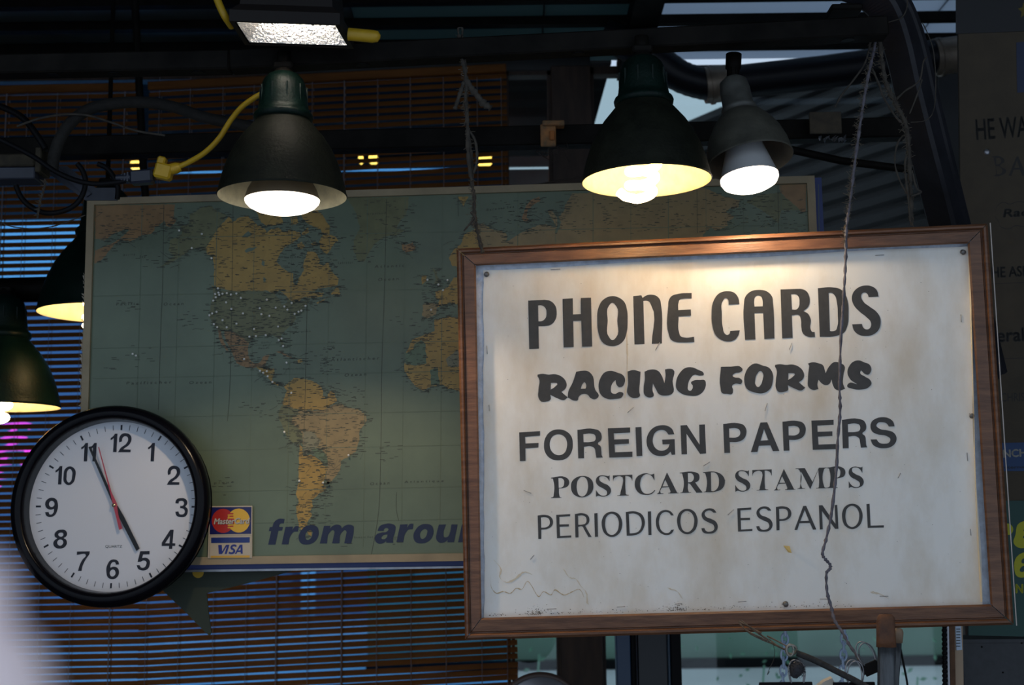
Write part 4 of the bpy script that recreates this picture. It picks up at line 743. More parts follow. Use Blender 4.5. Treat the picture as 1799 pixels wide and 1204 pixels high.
b = MB(); V = ["255,855 325,852 332,975 405,852 440,850 330,1027 268,1027", "432,850 472,850 420,1025 378,1025"]
for q in V: b.fill([[MP.hit(*sp(p.x, p.y), .0106) for p in path(q)]])
for q in (["612,862 ~585,845 ~530,848 ~490,890 ~500,935 ~545,965 ~525,990 ~490,992 465,975 455,1015 ~500,1028 ~560,1015 ~585,965 ~560,925 ~530,895 ~560,878 600,895"], ["672,848 722,846 728,1020 690,1020 687,985 625,988 607,1022 572,1022", "685,895 640,958 686,956"]):
    b.fill([[MP.hit(*sp(p.x, p.y), .0106) for p in path(l)] for l in q])
b.build('blue_word', mat('sticker_blue_ink', (.012, .025, .20), .4), st)
sfill('gold_bar', [[[(112, 1062), (862, 1052), (860, 1096), (110, 1100)]]], .0106, (.60, .33, .03))
# green pointed sheet under the map
b = MB(); G_ = Plane(MP.O - Vector((0, 0, 1.5)) + Vector((0, .035, 0)), MP.X, MP.Z)
b.prism([G_.hit(x, y) for x, y in [(250, 990), (515, 990), (512, 1004), (440, 1024), (363, 1043), (366, 1075), (371, 1112), (368, 1117), (362, 1113), (330, 1080), (288, 1040)]], Vector((0, .006, 0)))
gs = b.build('green_sheet', mat('dark_green_sheet', (.016, .024, .012), .6, var=.15, vs=8), loc=G_.hit(380, 1000)); tag(gs, 'dark green pointed sheet hanging from under the map beside the clock', 'sheet')
b = MB(); b.add([G_.hit(x, y, .001) for x, y in circ(348, 1006, 10, 10, 20)], [tuple(range(20))]); b.build('yellow_spot', M_yellow, gs)

# ------------------------------------------------------------------ wall clock
c0 = CK.hit(199, 889); ckr = empty('wall_clock', c0); tag(ckr, 'round black rimmed white wall clock at the left, showing nearly five', 'clock')
q = CK.N.to_track_quat('Z', 'Y').to_matrix().to_4x4(); S = pxs(c0.y) * 1.0
def PX(v): return v * S
b = MB(); o_ = c0 + CK.N * .022
b.lathe([(PX(150), -.030), (PX(170), -.028), (PX(174.5), -.012), (PX(174), .0), (PX(171), .009), (PX(165), .0155), (PX(158), .017), (PX(152), .013), (PX(149.5), .004), (PX(149), -.006), (PX(147.5), -.020)], o_, 96, q); b.build('rim', M_blackgloss, ckr)
b = MB(); b.disc(PX(151), -.0195, o_, 96, q); b.lathe([(PX(150), -.0195), (PX(172), -.034), (.0001, -.034)], o_, 48, q, m=1); cface = b.build('face', [mat('clock_face', (.66, .65, .66), .5), M_black], ckr)
FO = CK.N.dot(o_ - CK.O) - .0195
hc = lambda off: (lambda x, y: CK.hit(x, y, FO + off))
M_num = mat('clock_ink', (.006, .006, .014), .8, spec=.1)
for nm, gl in CLK:
    b = MB()
    for g_, dx, dy in gl: b.fill([[hc(.0006)(x, y) for x, y in lp] for lp in glyph(g_, dx, dy)])
    b.build('numeral', M_num, cface)
b = MB()
for k in range(60):
    a = k * math.pi / 30; cx, cy = 204.2, 890.5
    def pt(r, w):
        dx = math.sin(a) * r; dy = math.cos(a) * r; ex, ey = math.cos(a) * w, -math.sin(a) * w
        u, v = dx + ex, dy + ey; return hc(.0006)(cx + 136.8 * u + 9.2 * v, cy + .3 * u - 139 * v)
    w = .0115 if k % 5 == 0 else .0035
    b.add([pt(.967, -w), pt(1.033, -w), pt(1.033, w), pt(.967, w)], [(0, 1, 2, 3)])
b.build('minute_marks', M_num, cface)
b = MB(); text_px(b, 'QUARTZ', hc(.0006), (185, 963.5), (214.5, 963.5), 5.2); b.build('lettering', M_ink, cface)
b = MB(); hh = hc(.006); b.prism([hh(x, y) for x, y in [(155.5, 786), (159.5, 784.5), (163.5, 795), (186, 845), (206, 887), (201, 891), (193, 873), (191, 868), (165, 808)]], CK.N * .0012); b.build('minute_hand', M_black, ckr)
b = MB(); hh = hc(.004); b.prism([hh(x, y) for x, y in [(201, 893), (207, 889), (218, 908), (245.5, 964), (240, 968.5)]], CK.N * .0012); b.build('hour_hand', M_black, ckr)
b = MB(); hh = hc(.008); b.prism([hh(x, y) for x, y in [(172.6, 786), (174, 785.6), (196, 865), (205, 884), (208, 905), (215, 929), (209.5, 931.5), (203, 905), (200, 893), (194, 868)]], CK.N * .0006); b.build('second_hand', mat('red_hand', (.42, .01, .03), .4), ckr)
b = MB(); b.lathe([(.0001, .012), (.003, .0115), (.0045, .009), (.0047, .001)], hc(0)(202.5, 888.5), 16, q); b.build('hub', mat('brass_hub', (.6, .45, .25), .25, 1.0), ckr)
b = MB(); b.lathe([(PX(150), .006), (PX(100), .009), (PX(50), .011), (.0001, .0115)], o_, 64, q); b.build('lens', glassmat('clock_lens', (.95, .96, .98), .022, .04), ckr)

# ------------------------------------------------------------------ the framed sign
sg = empty('hanging_sign', SG.hit(1290, 760)); tag(sg, 'wood framed white sign listing phone cards and papers in dark lettering', 'sign')
SO = [(802, 437), (1735, 393), (1781, 1098), (817, 1125)]; SI = [(836, 467), (1700, 428), (1740, 1062), (846, 1086)]
prof = [(0.0, -.012), (0.0, .010), (.10, .016), (.20, .0165), (.27, .012), (.30, .0075), (.34, .0075), (.38, .012), (.90, .0145), (1.0, .010), (1.0, -.004)]
for k in range(4):
    a_, b_ = SO[k], SO[(k + 1) % 4]; d_, c_ = SI[k], SI[(k + 1) % 4]; b = MB(); vs = []
    for (p, r) in ((a_, d_), (b_, c_)):
        for (t, o) in prof: vs.append(SG.hit(p[0] + (r[0] - p[0]) * t, p[1] + (r[1] - p[1]) * t, o))
    n = len(prof); g1 = (SG.hit(*b_) - SG.hit(*a_)).normalized() * .001
    vs = [v + g1 for v in vs[:n]] + [v - g1 for v in vs[n:]]
    b.add(vs, [(i, i + 1, n + i + 1, n + i) for i in range(n - 1)], 0); b.add([vs[i] for i in range(n)], [tuple(range(n))[::-1]], 1); b.add([vs[n + i] for i in range(n)], [tuple(range(n))], 1)
    b.build('frame_rail', [M_woodh if k % 2 == 0 else M_wood, M_dirt], sg)
b = MB()
ws_ = [SG.hit(x, y, .0) for x, y in [(1736, 394), (1782, 1098)]]
b.tube([ws_[0] + SG.N * .013, ws_[1] + SG.N * .013], .0011, 6); b.build('edge_highlight', mat('painted_edge_highlight', (.55, .47, .42), .6), sg)  # pale line painted in for the daylight caught by the right bevel
b = MB(); b.prism([SG.hit(x, y, -.006) for x, y in [(815, 450), (1722, 408), (1764, 1082), (830, 1108)]], -SG.N * .006); b.build('backing_board', mat('blue_grey_backing', (.60, .65, .74), .8, var=.2, vs=60, bump=.3, bs=200), sg)
# paper sheet
M_paper = mat('stained_paper', (.80, .77, .72), .75, col2=(.54, .43, .29), vs=5.5, bump=.35, bs=9, det=8)
nt = M_paper.node_tree; rp = [n for n in nt.nodes if n.type == 'VALTORGB'][0]; rp.color_ramp.elements[0].position = .43; rp.color_ramp.elements[1].position = .92
nz_ = [n for n in nt.nodes if n.type == 'TEX_NOISE'][0]; mp_ = nt.nodes.new('ShaderNodeMapping'); mp_.inputs['Scale'].default_value = (1.8, 1, .8); tc_ = nt.nodes.new('ShaderNodeTexCoord'); nt.links.new(tc_.outputs['Object'], mp_.inputs[0]); nt.links.new(mp_.outputs[0], nz_.inputs[0])
b = MB(); NX, NY = 40, 28; vs = []
def pq(u, v):
    tl, tr, br_, bl_ = (849, 475), (1702, 432), (1727, 1075), (851, 1096)
    top = (tl[0] + (tr[0] - tl[0]) * u, tl[1] + (tr[1] - tl[1]) * u); bot = (bl_[0] + (br_[0] - bl_[0]) * u, bl_[1] + (br_[1] - bl_[1]) * u)
    return (top[0] + (bot[0] - top[0]) * v, top[1] + (bot[1] - top[1]) * v)
for j in range(NY + 1):
    for i in range(NX + 1):
        u, v = i / NX, j / NY; x, y = pq(u, v)
        if i == 0: x += random.uniform(-1, 1.2)
        if j == 0: y += math.sin(u * 14) * 1.2
        if i == NX: x += 3 * math.sin(v * 9) - 2
        o = -.0040 + .0004 * math.sin(u * 23 + 2 * v) * math.sin(v * 7 + 3 * u) + (.004 * max(0, (u - .97) / .03) ** 2)
        vs.append(SG.hit(x, y, o))
b.add(vs, [(j * (NX + 1) + i, j * (NX + 1) + i + 1, (j + 1) * (NX + 1) + i + 1, (j + 1) * (NX + 1) + i) for j in range(NY) for i in range(NX)], 0, True); paper = b.build('paper_sheet', M_paper, sg)
M_let = mat('sign_lettering', (.045, .042, .04), .6, var=.15, vs=60)
for nm, L in (('first_line', [(g_, 0, 0) for g_ in L1]), ('second_line', [(g_, 0, 0) for g_ in L2] + [(RR, 417.2, -17.0)]), ('third_line', L3), ('fourth_line', L4), ('fifth_line', L5)):
    for g_, dx, dy in L:
        b = MB(); b.fill([[SG.hit(x, y, -.0034) for x, y in lp] for lp in glyph(g_, dx, dy)]); b.build('letter', M_let, paper)
# curling right edge of the paper
b = MB(); vs = []
cv = [(1702, 436, 5), (1705, 480, 8), (1707, 560, 8), (1709, 640, 6), (1711, 720, 4), (1713, 800, 5), (1716, 880, 6), (1720, 960, 8), (1726, 1058, 9)]
for (x, y, w) in cv:
    for t, o in ((0, -.0035), (.35, .0), (.7, .004), (1, .0095)): vs.append(SG.hit(x - .5 * w * (1 - t), y, o))
b.add(vs, [(i * 4 + k, i * 4 + k + 1, (i + 1) * 4 + k + 1, (i + 1) * 4 + k) for i in range(len(cv) - 1) for k in range(3)], 0, True); b.build('curled_edge', mat('yellowed_paper', (.74, .64, .46), .7), paper)
# stains, specks, staples
M_st = mat('water_stain', (.52, .40, .25), .85)
b = MB()
sl = cr([Vector(p) for p in [(861, 1012), (863, 1032), (872, 1043), (884, 1040), (897, 1043), (907, 1034), (917, 1036), (926, 1022), (934, 1030), (940, 1041), (947, 1049), (955, 1040), (968, 1046), (975, 1037), (990, 1046), (1002, 1042), (1018, 1036), (1026, 1050)]], 4)
for i in range(len(sl) - 1):
    w = random.uniform(.5, 1.6); p, r = sl[i], sl[i + 1]; b.add([SG.hit(p.x, p.y - w, -.0035), SG.hit(r.x, r.y - w, -.0035), SG.hit(r.x, r.y + w * .6, -.0035), SG.hit(p.x, p.y + w * .6, -.0035)], [(0, 1, 2, 3)])
b.build('water_stain', M_st, paper)
M_st2 = mat('pale_stain', (.66, .56, .42), .85)
for q, w0 in (([(868, 985), (880, 1000), (878, 1015), (890, 1024), (905, 1018), (920, 1006), (935, 1010)], 1.4), ([(990, 1000), (1000, 1015), (1012, 1018), (1020, 1030), (1030, 1042), (1032, 1062)], 1.6), ([(1175, 1035), (1190, 1040), (1198, 1052)], 2.2), ([(1100, 560), (1102, 640), (1098, 700)], 1.2), ([(1530, 1042), (1545, 1044), (1560, 1052)], 3)):
    sl = cr([Vector(p) for p in q], 5); b = MB()
    for i in range(len(sl) - 1):
        w = w0 * random.uniform(.4, 1.3); p, r = sl[i], sl[i + 1]; b.add([SG.hit(p.x - w, p.y - w, -.0035), SG.hit(r.x - w, r.y - w, -.0035), SG.hit(r.x + w, r.y + w * .6, -.0035), SG.hit(p.x + w, p.y + w * .6, -.0035)], [(0, 1, 2, 3)])
    b.build('water_stain', M_st2, paper)
b = MB()
for i in range(420):
    u = random.random(); x = 856 + 640 * u; y = (1084 - (x - 846) * .027) - abs(random.gauss(0, 3.5)) - 1
    if random.random() < .45: x = random.choice([942, 942, 1186, 1190]) + random.gauss(0, 10); y = 1083 - (x - 846) * .027 - abs(random.gauss(0, 6))
    s = random.uniform(.3, .95); b.add([SG.hit(x - s, y, -.0035), SG.hit(x, y + s, -.0035), SG.hit(x + s, y, -.0035), SG.hit(x, y - s, -.0035)], [(0, 1, 2, 3)])
for i in range(160):
    x, y = random.uniform(855, 1690), random.uniform(490, 1060); s = random.uniform(.25, .7); b.add([SG.hit(x - s, y, -.0035), SG.hit(x, y + s, -.0035), SG.hit(x + s, y, -.0035), SG.hit(x, y - s, -.0035)], [(0, 1, 2, 3)])
tag(b.build('mould_specks', mat('speck', (.10, .075, .05), .9), paper), kind='stuff')
for (x0, y0, x1, y1) in [(968, 474, 984, 473), (855, 608, 856, 622), (1152, 615, 1159, 602), (1387, 614, 1391, 603), (1344, 722, 1348, 709), (1103, 725, 1113, 716), (1236, 819, 1247, 812), (1279, 905, 1289, 896), (920, 862, 933, 867), (961, 1071, 977, 1070), (1084, 1067, 1098, 1066), (1186, 1062, 1198, 1061), (1297, 1058, 1311, 1057), (1441, 1053, 1455, 1053), (1546, 1048, 1560, 1048), (1538, 449, 1553, 448), (1688, 553, 1689, 566), (1700, 662, 1701, 675), (1699, 796, 1700, 810), (1705, 930, 1706, 941), (859, 712, 860, 722), (1578, 840, 1582, 832), (932, 983, 938, 976), (1318, 441, 1330, 440)]:
    b = MB(); b.tube([SG.hit(x0, y0, -.004), SG.hit(x0, y0, -.002), SG.hit(x1, y1, -.002), SG.hit(x1, y1, -.004)], .0006, 5); b.build('staple', M_steel, paper)
b = MB(); b.add([SG.hit(x, y, o) for x, y, o in [(1376, 959, -.002), (1387, 960, .004), (1391, 972, .006), (1385, 971, 0)]], [(0, 1, 2), (0, 2, 3)]); b.build('paper_scrap', mat('yellow_scrap', (.62, .45, .16), .7), paper)
# thumbtacks
M_tack = mat('dull_tack', (.16, .15, .14), .45, .6)
for (x, y, lab) in [(855, 482, 'grey thumbtack in the upper left corner of the white sign'), (1691, 443, 'fuzzy grey thumbtack in the upper right corner of the white sign'), (1706, 730, 'grey thumbtack halfway down the right edge of the white sign'), (1380, 1061, 'grey thumbtack near the middle of the bottom edge of the white sign')]:
    b = MB(); p = SG.hit(x, y, -.003); qs = (SG.N + Vector((0, 0, -.25))).to_track_quat('Z', 'Y').to_matrix().to_4x4()
    b.lathe([(.0001, .0075), (.0035, .0072), (.0048, .006), (.0035, .0045), (.0022, .004), (.0022, .0018), (.0048, .001), (.005, 0)], p, 16, qs)
    tag(b.build('thumbtack', M_tack, loc=p), lab, 'thumbtack')

# ------------------------------------------------------------------ twine
def twine(name, pts, Ys, r, lab, fuzz=160, cat='twine', parent=None, extra=None, mt=None):
    P = cr([at(p[0], p[1], Y) for p, Y in zip(pts, Ys if isinstance(Ys, (list, tuple)) else [Ys] * len(pts))], 7)
    root = empty(name, P[-1]) ; tag(root, lab, cat)
    b = MB(); b.tube(P, r, 7, rf=lambda t, i: 1 + .28 * math.sin(i * 1.9) + random.uniform(-.18, .22)); b.build('strand', mt or M_twine, root)
    for ex, ey, er in (extra or []):
        Q = cr([at(p[0], p[1], ey) for p in ex], 6); b = MB(); b.tube(Q, er, 6, rf=lambda t, i: 1 + random.uniform(-.3, .35)); b.build('loose_strand', mt or M_twine, root)
    if fuzz:
        b = MB()
        for i in range(fuzz * 3):
            k_ = random.randrange(int(len(P) * (.26 if len(P) > 150 else .95))); p = P[k_].lerp(P[k_ + 1], random.random()); d = Vector((random.gauss(-.35, .8), random.gauss(0, .5), random.gauss(0, .8))) * random.uniform(.002, .0075)
            b.tube([p, p + d * .6, p + d + Vector((random.gauss(0, .0012), 0, random.gauss(0, .0012)))], .00045, 4, caps=False)
        tag(b.build('fibres', M_fuzz, root), kind='stuff')
    return root
Yt = 2.27
twine('twine', [(806, 62), (810, 95), (817, 125), (820, 150), (818, 170), (820, 200), (823, 240), (828, 280), (829, 320), (833, 345), (833, 372), (836, 395), (842, 420), (848, 444)], [2.31, 2.31, 2.31, 2.31, 2.31, 2.32, 2.33, 2.34, 2.36, 2.38, 2.40, 2.42, 2.43, 2.43], .0034,
      'dusty knotted twine holding up the upper left corner of the sign', 240,
      extra=[([(812, 62), (816, 95), (819, 128)], 2.315, .0018), ([(818, 140), (828, 155), (840, 170), (850, 182), (862, 190)], 2.31, .0062), ([(815, 145), (808, 165), (803, 180), (799, 192)], 2.31, .004), ([(821, 225), (834, 245), (838, 270), (837, 290), (831, 305)], 2.33, .0026), ([(822, 230), (822, 260), (826, 300), (829, 318)], 2.33, .0034), ([(836, 378), (828, 390), (820, 400), (815, 406)], 2.40, .0016), ([(828, 372), (836, 385), (829, 395), (838, 392)], 2.40, .0026), ([(806, 62), (805, 50), (812, 50), (812, 62)], 2.31, .0018)])
twine('twine', [(1541, 48), (1535, 90), (1525, 135), (1517, 180), (1508, 240), (1500, 300), (1494, 350), (1487, 400), (1486, 445), (1484, 490), (1481, 540), (1477, 600), (1475, 680), (1476, 720), (1472, 770), (1469, 830), (1461, 900), (1452, 945), (1445, 972), (1450, 983), (1458, 992), (1458, 1000), (1452, 1008), (1453, 1040), (1460, 1066), (1466, 1090), (1478, 1108), (1490, 1130), (1505, 1152), (1514, 1166)],
      [2.37, 2.36, 2.35, 2.34, 2.34, 2.34, 2.34, 2.34, 2.345, 2.345, 2.35, 2.35, 2.35, 2.35, 2.35, 2.35, 2.35, 2.35, 2.35, 2.35, 2.35, 2.35, 2.35, 2.35, 2.35, 2.34, 2.33, 2.32, 2.31, 2.30], .0026,
      'long grey twine hanging from the bent post down across the front of the sign', 330, mt=mat('grey_twine', (.12, .11, .13), .9, var=.4, vs=80))
twine('twine', [(1545, 60), (1550, 110), (1558, 150), (1575, 185), (1590, 215), (1596, 250), (1598, 300), (1600, 350), (1602, 396)], [2.36, 2.37, 2.38, 2.38, 2.38, 2.38, 2.39, 2.40, 2.42], .004,
      'matted twine bundle tied to the top edge of the sign near its right end', 300,
      extra=[([(1600, 240), (1590, 290), (1595, 340), (1600, 390)], 2.385, .0022), ([(1597, 230), (1578, 250), (1572, 285), (1582, 320), (1598, 345)], 2.39, .0016), ([(1575, 175), (1590, 160), (1606, 150), (1617, 138), (1622, 110), (1628, 100)], 2.36, .0018), ([(1598, 200), (1610, 170), (1620, 140)], 2.36, .0014), ([(1530, 70), (1520, 110), (1500, 140), (1480, 165), (1467, 188)], 2.36, .0018), ([(1532, 120), (1545, 150), (1552, 170), (1570, 200), (1583, 215)], 2.37, .0022), ([(1600, 215), (1625, 212), (1640, 195), (1644, 150), (1640, 90), (1628, 55), (1620, 40)], 2.34, .0009), ([(1545, 44), (1565, 38), (1585, 30), (1594, 10), (1592, -10)], 2.34, .0012), ([(1602, 300), (1610, 330), (1618, 338), (1600, 345)], 2.39, .002)])
# ------------------------------------------------------------------ cables at upper left
Yc = 2.5
def cable(name, pts, Y, r, mt, lab, cat='cable', n=10):
    P = cr([at(x, y, Y) for x, y in pts], 8); b = MB(); b.tube(P, r, n); o = b.build(name, mt, loc=P[0]); tag(o, lab, cat); return o
M_hose = mat('dusty_conduit', (.011, .0095, .0075), .85, var=.4, vs=60, bump=.5, bs=120)
cable('conduit', [(92, 300), (95, 275), (105, 245), (125, 215), (155, 193), (200, 182), (255, 180), (305, 188), (355, 205), (400, 215), (470, 228)], Yc, .0115, M_hose, 'thick dusty arched conduit at the upper left', 'conduit', 14)
cable('thin_wire', [(30, 222), (70, 208), (115, 201), (155, 203), (195, 215), (240, 230), (290, 238)], Yc - .02, .0022, M_twine, 'thin pale wire in front of the arched conduit')
cable('black_cable', [(-20, 180), (20, 195), (45, 212), (65, 238), (80, 262)], Yc, .0065, M_black, 'short thick black cable at the upper left frame edge')
cable('coiled_cable', [(28, 326), (36, 345), (52, 362), (78, 374), (108, 372), (132, 360), (146, 340), (150, 318), (145, 300), (136, 288)], Yc, .0052, M_black, 'black cable loop hanging at the left above the map corner')
cable('looped_cable', [(172, 288), (188, 296), (200, 312), (207, 330), (206, 350)], Yc + .05, .0052, M_black, 'short black cable arc beside the plug above the map corner')
cable('power_cable', [(-20, 236), (20, 255), (60, 276), (95, 300), (130, 316), (165, 323), (200, 321), (220, 318)], Yc - .05, .005, M_black, 'black power cable running to the black plug at upper left')
pl = empty('extension_cord', at(288, 302, Yc - .05)); tag(pl, 'yellow extension cord with three way plug running up to the left lamp', 'extension cord')
P = cr([at(x, y, Y) for x, y, Y in [(306, 296, 2.45), (330, 286, 2.44), (360, 268, 2.42), (385, 243, 2.40), (405, 212, 2.38), (425, 188, 2.36), (450, 170, 2.34), (470, 160, 2.33)]], 8); b = MB(); b.tube(P, .0052, 12); b.build('cord', M_yellow, pl)
b = MB(); cc = at(288, 302, 2.45); R = Matrix.Rotation(R_(14), 4, 'Y'); b.box(cc, (.034, .024, .030), M=R, bev=.004); b.box(cc + Vector((-.004, 0, .021)), (.016, .02, .016), M=R, bev=.003); b.lathe([(.011, -.004), (.011, .01), (.008, .018)], cc + Vector((.015, 0, .005)), 14, Matrix.Rotation(R_(75), 4, 'Y')); b.build('connector', M_yellow, pl)
b = MB(); cc = at(250, 312, 2.45); b.box(cc, (.044, .026, .027), M=Matrix.Rotation(R_(-4), 4, 'Y'), bev=.004); b.lathe([(.010, 0), (.006, .03)], cc - Vector((.02, 0, 0)), 12, Matrix.Rotation(R_(-90), 4, 'Y'))
for k in range(4): b.box(cc + Vector((-.026 - .006 * k, 0, 0)), (.003, .018 - .003 * k, .018 - .003 * k))
tag(b.build('black_plug', mat('dark_blue_plug', (.012, .016, .03), .4), loc=cc), 'black plug pushed into the yellow three way connector', 'plug')
jb = at(22, 287, Yc + .03); b = MB(); b.box(jb, (.105, .05, .026), bev=.003); b.box(jb + Vector((0, 0, -.027)), (.11, .055, .024), bev=.002, m=1); b.box(jb + Vector((.06, 0, .0)), (.012, .055, .05), bev=.002)
tag(b.build('junction_box', [mat('stained_box', (.028, .021, .010), .8, var=.5, vs=40), M_bluesteel], loc=jb), 'stained junction box under the cables at the left frame edge', 'box')
b = MB(); b.prism([at(x, y, Yc + .1) for x, y in [(82, 292), (118, 292), (168, 330), (206, 330), (206, 352), (150, 352), (128, 336), (85, 305)]], Vector((0, .004, 0))); b.prism([at(x, y, Yc + .095) for x, y in [(88, 290), (96, 290), (160, 340), (152, 346)]], Vector((0, .012, 0)))
tag(b.build('metal_bracket', M_bluesteel, loc=at(150, 320, Yc + .1)), 'grey blue metal bracket sloping behind the black cable loop', 'bracket')
twine('cobweb_string', [(81, 318), (76, 338), (70, 358), (66, 384)], Yc - .02, .0018, 'dusty string dangling inside the black cable loop', 30, 'string')
twine('cobweb_string', [(0, 390), (20, 398), (60, 402), (100, 396), (150, 378)], Yc, .0010, 'thin sagging string under the cable loop at the left', 0, 'string')
cable('twisted_wire', [(900, 329), (940, 325), (980, 318), (1030, 308), (1045, 300)], 2.83, .0022, M_dirt, 'thin dark twisted wire just above the top edge of the map', 'wire')

# ------------------------------------------------------------------ newspaper board at the right
PB = Plane((1.08, 2.85, 0.2), (0.995, -.10, 0), (0, 0, 1))
nb = empty('newspaper_board', PB.hit(1740, 1100)); tag(nb, 'brown board printed with newspaper names behind the right edge of the sign', 'signboard')
def pquad(name, pts, off, mt, th=.0): 
    b = MB(); b.prism([PB.hit(x, y, off - th) for x, y in pts], PB.N * (th + .0002)); return b.build(name, mt, nb)
M_kraft = mat('kraft_sheet', (.06, .045, .028), .8, var=.12, vs=18, bump=.15, bs=150)
kraft = pquad('kraft_sheet', [(1680, -60), (1990, -90), (1990, 900), (1692, 880)], 0, M_kraft, .012)
pquad('header_panel', [(1679, -60), (1992, -90), (1992, 48), (1679, 60)], .002, mat('header_black', (.018, .018, .02), .6), .002)
pquad('navy_patch', [(1785, 75), (1850, 70), (1850, 160), (1787, 163)], .001, mat('navy_patch', (.02, .03, .07), .6), .001)
pquad('blue_band', [(1740, 779), (1990, 774), (1990, 828), (1740, 828)], .001, mat('blue_band', (.008, .04, .13), .6), .001)
pquad('green_panel', [(1700, 881), (1990, 878), (1990, 1122), (1700, 1116)], .003, mat('green_panel', (.01, .055, .045), .6), .010)
M_pin2 = mat('printed_black', (.02, .018, .015), .7)
h1 = lambda x, y: PB.hit(x, y, .0006)
b = MB(); text_px(b, 'HE WALL', h1, (1716, 246), (1835, 238), 36, bold=.6); b.build('printed_name', M_pin2, kraft)
b = MB(); b.fill([[h1(1741 + (p.x) , 309 - (p.y)) for p in path(s)] for s in ["0,0 2,0 ~5,-0 5,32 0,34 ~16,34 ~24,26 ~16,18 ~27,9 ~16,0", "9,20 ~15,21 ~18,26 ~15,31 9,31", "9,3 ~16,3 ~20,9 ~15,16 9,17"]])
b.fill([[h1(1772 + p.x, 309 - p.y) for p in path(s)] for s in ["0,0 14,34 17,34 31,0 24,0 20,11 9,11 5,0", "10,14 19,14 14.5,27"]]); b.build('printed_name', M_pin2, kraft)
b = MB(); text_px(b, 'RRON S', h1, (1806, 308), (1900, 305), 30, bold=.5); b.build('printed_name', M_pin2, kraft)
b = MB(); text_px(b, 'Racing', h1, (1762, 386), (1840, 382), 18, .25, bold=.9); b.build('printed_name', M_pin2, kraft)
b = MB(); text_px(b, 'HE ASIAN', h1, (1743, 488), (1830, 484), 18, bold=.7); b.build('printed_name', M_pin2, kraft)
b = MB(); text_px(b, 'eral', h1, (1752, 601), (1799, 599), 23, bold=1.2); b.build('printed_name', M_pin2, kraft)
b = MB(); text_px(b, 'CHRIS', h1, (1759, 706), (1800, 705), 15); b.build('printed_name', M_pin2, kraft)
for x0, y0, x1, y1 in [(1742, 498, 1990, 490), (1745, 630, 1990, 624)]: b = MB(); b.add([h1(x0, y0), h1(x1, y1), h1(x1, y1 + 1), h1(x0, y0 + 1)], [(0, 1, 2, 3)]); b.build('rule_line', M_pin2, kraft)
b = MB(); cp = [Vector(p) for p in [(1752, 362), (1762, 355), (1775, 358), (1788, 354), (1805, 357), (1815, 370), (1812, 390), (1800, 398), (1785, 396), (1772, 402), (1758, 398), (1754, 388), (1748, 378)]]
cl_ = cr(cp, 5, True)
for i in range(len(cl_)): p, r = cl_[i], cl_[(i + 1) % len(cl_)]; b.add([h1(p.x, p.y), h1(r.x, r.y), h1(r.x, r.y + 1.2), h1(p.x, p.y + 1.2)], [(0, 1, 2, 3)])
b.build('cloud_outline', M_pin2, kraft)
b = MB(); text_px(b, 'NCH', lambda x, y: PB.hit(x, y, .0020), (1763, 804), (1803, 802), 13, bold=.5); b.build('white_lettering', mat('cream_ink', (.45, .42, .35), .7), nb)
b = MB(); text_px(b, 'nternational', lambda x, y: PB.hit(x, y, .0020), (1764, 824), (1830, 822), 5); b.build('small_lettering', M_pin2, nb)
M_yel = mat('yellow_print', (.42, .40, .02), .7); b = MB(); hg = lambda x, y: PB.hit(x, y, .0042)
b.fill([[hg(x, y) for x, y in [(p.x, p.y) for p in path("~1770,920 ~1779,926 ~1777,938 ~1768,940")]]])
b.fill([[hg(p.x, p.y) for p in path("~1790,920 ~1806,918 ~1806,928 ~1798,932 ~1806,938 ~1797,944 ~1806,950 ~1804,960 ~1788,962 ~1781,955 ~1784,940")]])
b.fill([[hg(p.x, p.y) for p in path(s)] for s in ["~1790,975 ~1808,972 ~1816,982 ~1810,992 ~1816,1002 ~1806,1012 ~1787,1013 ~1782,1000", "~1796,983 ~1804,983 ~1802,989 ~1795,989", "~1794,997 ~1803,996 ~1801,1003 ~1792,1004"]])
text_px(b, 'N', hg, (1785, 1042), (1797, 1042), 15, bold=.8); text_px(b, 'EW', hg, (1803, 1042), (1828, 1042), 15, bold=.8); b.build('yellow_lettering', M_yel, nb)
b = MB(); b.fill([[PB.hit(p.x, p.y, .0026) for p in path("1788,15 1796,13 1798,4 1803,12 1812,10 1806,20 1811,30 1801,25 1793,31 1795,21")]]); b.build('yellow_star', mat('dim_yellow', (.12, .09, .01), .7), nb)
b = MB(); b.lathe([(.0001, .003), (.004, .0025), (.0065, .001), (.007, 0)], PB.hit(1734, 267, .0004), 16, PB.N.to_track_quat('Z', 'Y').to_matrix().to_4x4()); b.build('screw_head', M_steel, nb)
# dark cabinet and stacked panel edges at bottom right
cbx = PB.hit(1790, 1180, -.01); b = MB(); A0, A1 = PB.hit(1690, 1127, .004), PB.hit(1990, 1125, .004); B0 = A0 - Vector((0, 0, .5)); B1 = A1 - Vector((0, 0, .5))
b.prism([A0, A1, B1, B0], -PB.N * .15); b.prism([A0 + Vector((0, 0, .004)), A1 + Vector((0, 0, .004)), A1 - Vector((0, 0, .003)), A0 - Vector((0, 0, .003))], PB.N * .004)
for x, y in ((1725, 1137), (1762, 1182), (1795, 1130)): b.lathe([(.0001, .002), (.0016, .0015), (.002, 0)], PB.hit(x, y, .0045), 10, PB.N.to_track_quat('Z', 'Y').to_matrix().to_4x4(), m=1)
tag(b.build('dark_cabinet', [mat('charcoal_panel', (.045, .047, .052), .7, var=.15, vs=60), M_black], loc=cbx), 'charcoal cabinet side below the newspaper board at bottom right', 'cabinet')
def vstrip(name, x0, x1, y0, y1, Y, th, mt, lab, cat):
    b = MB(); b.prism([at(x0, y0, Y), at(x1, y0, Y), at(x1 + 3, y1, Y), at(x0 + 3, y1, Y)], Vector((0, th, 0))); o = b.build(name, mt, loc=at(x0, y1, Y)); tag(o, lab, cat); return o
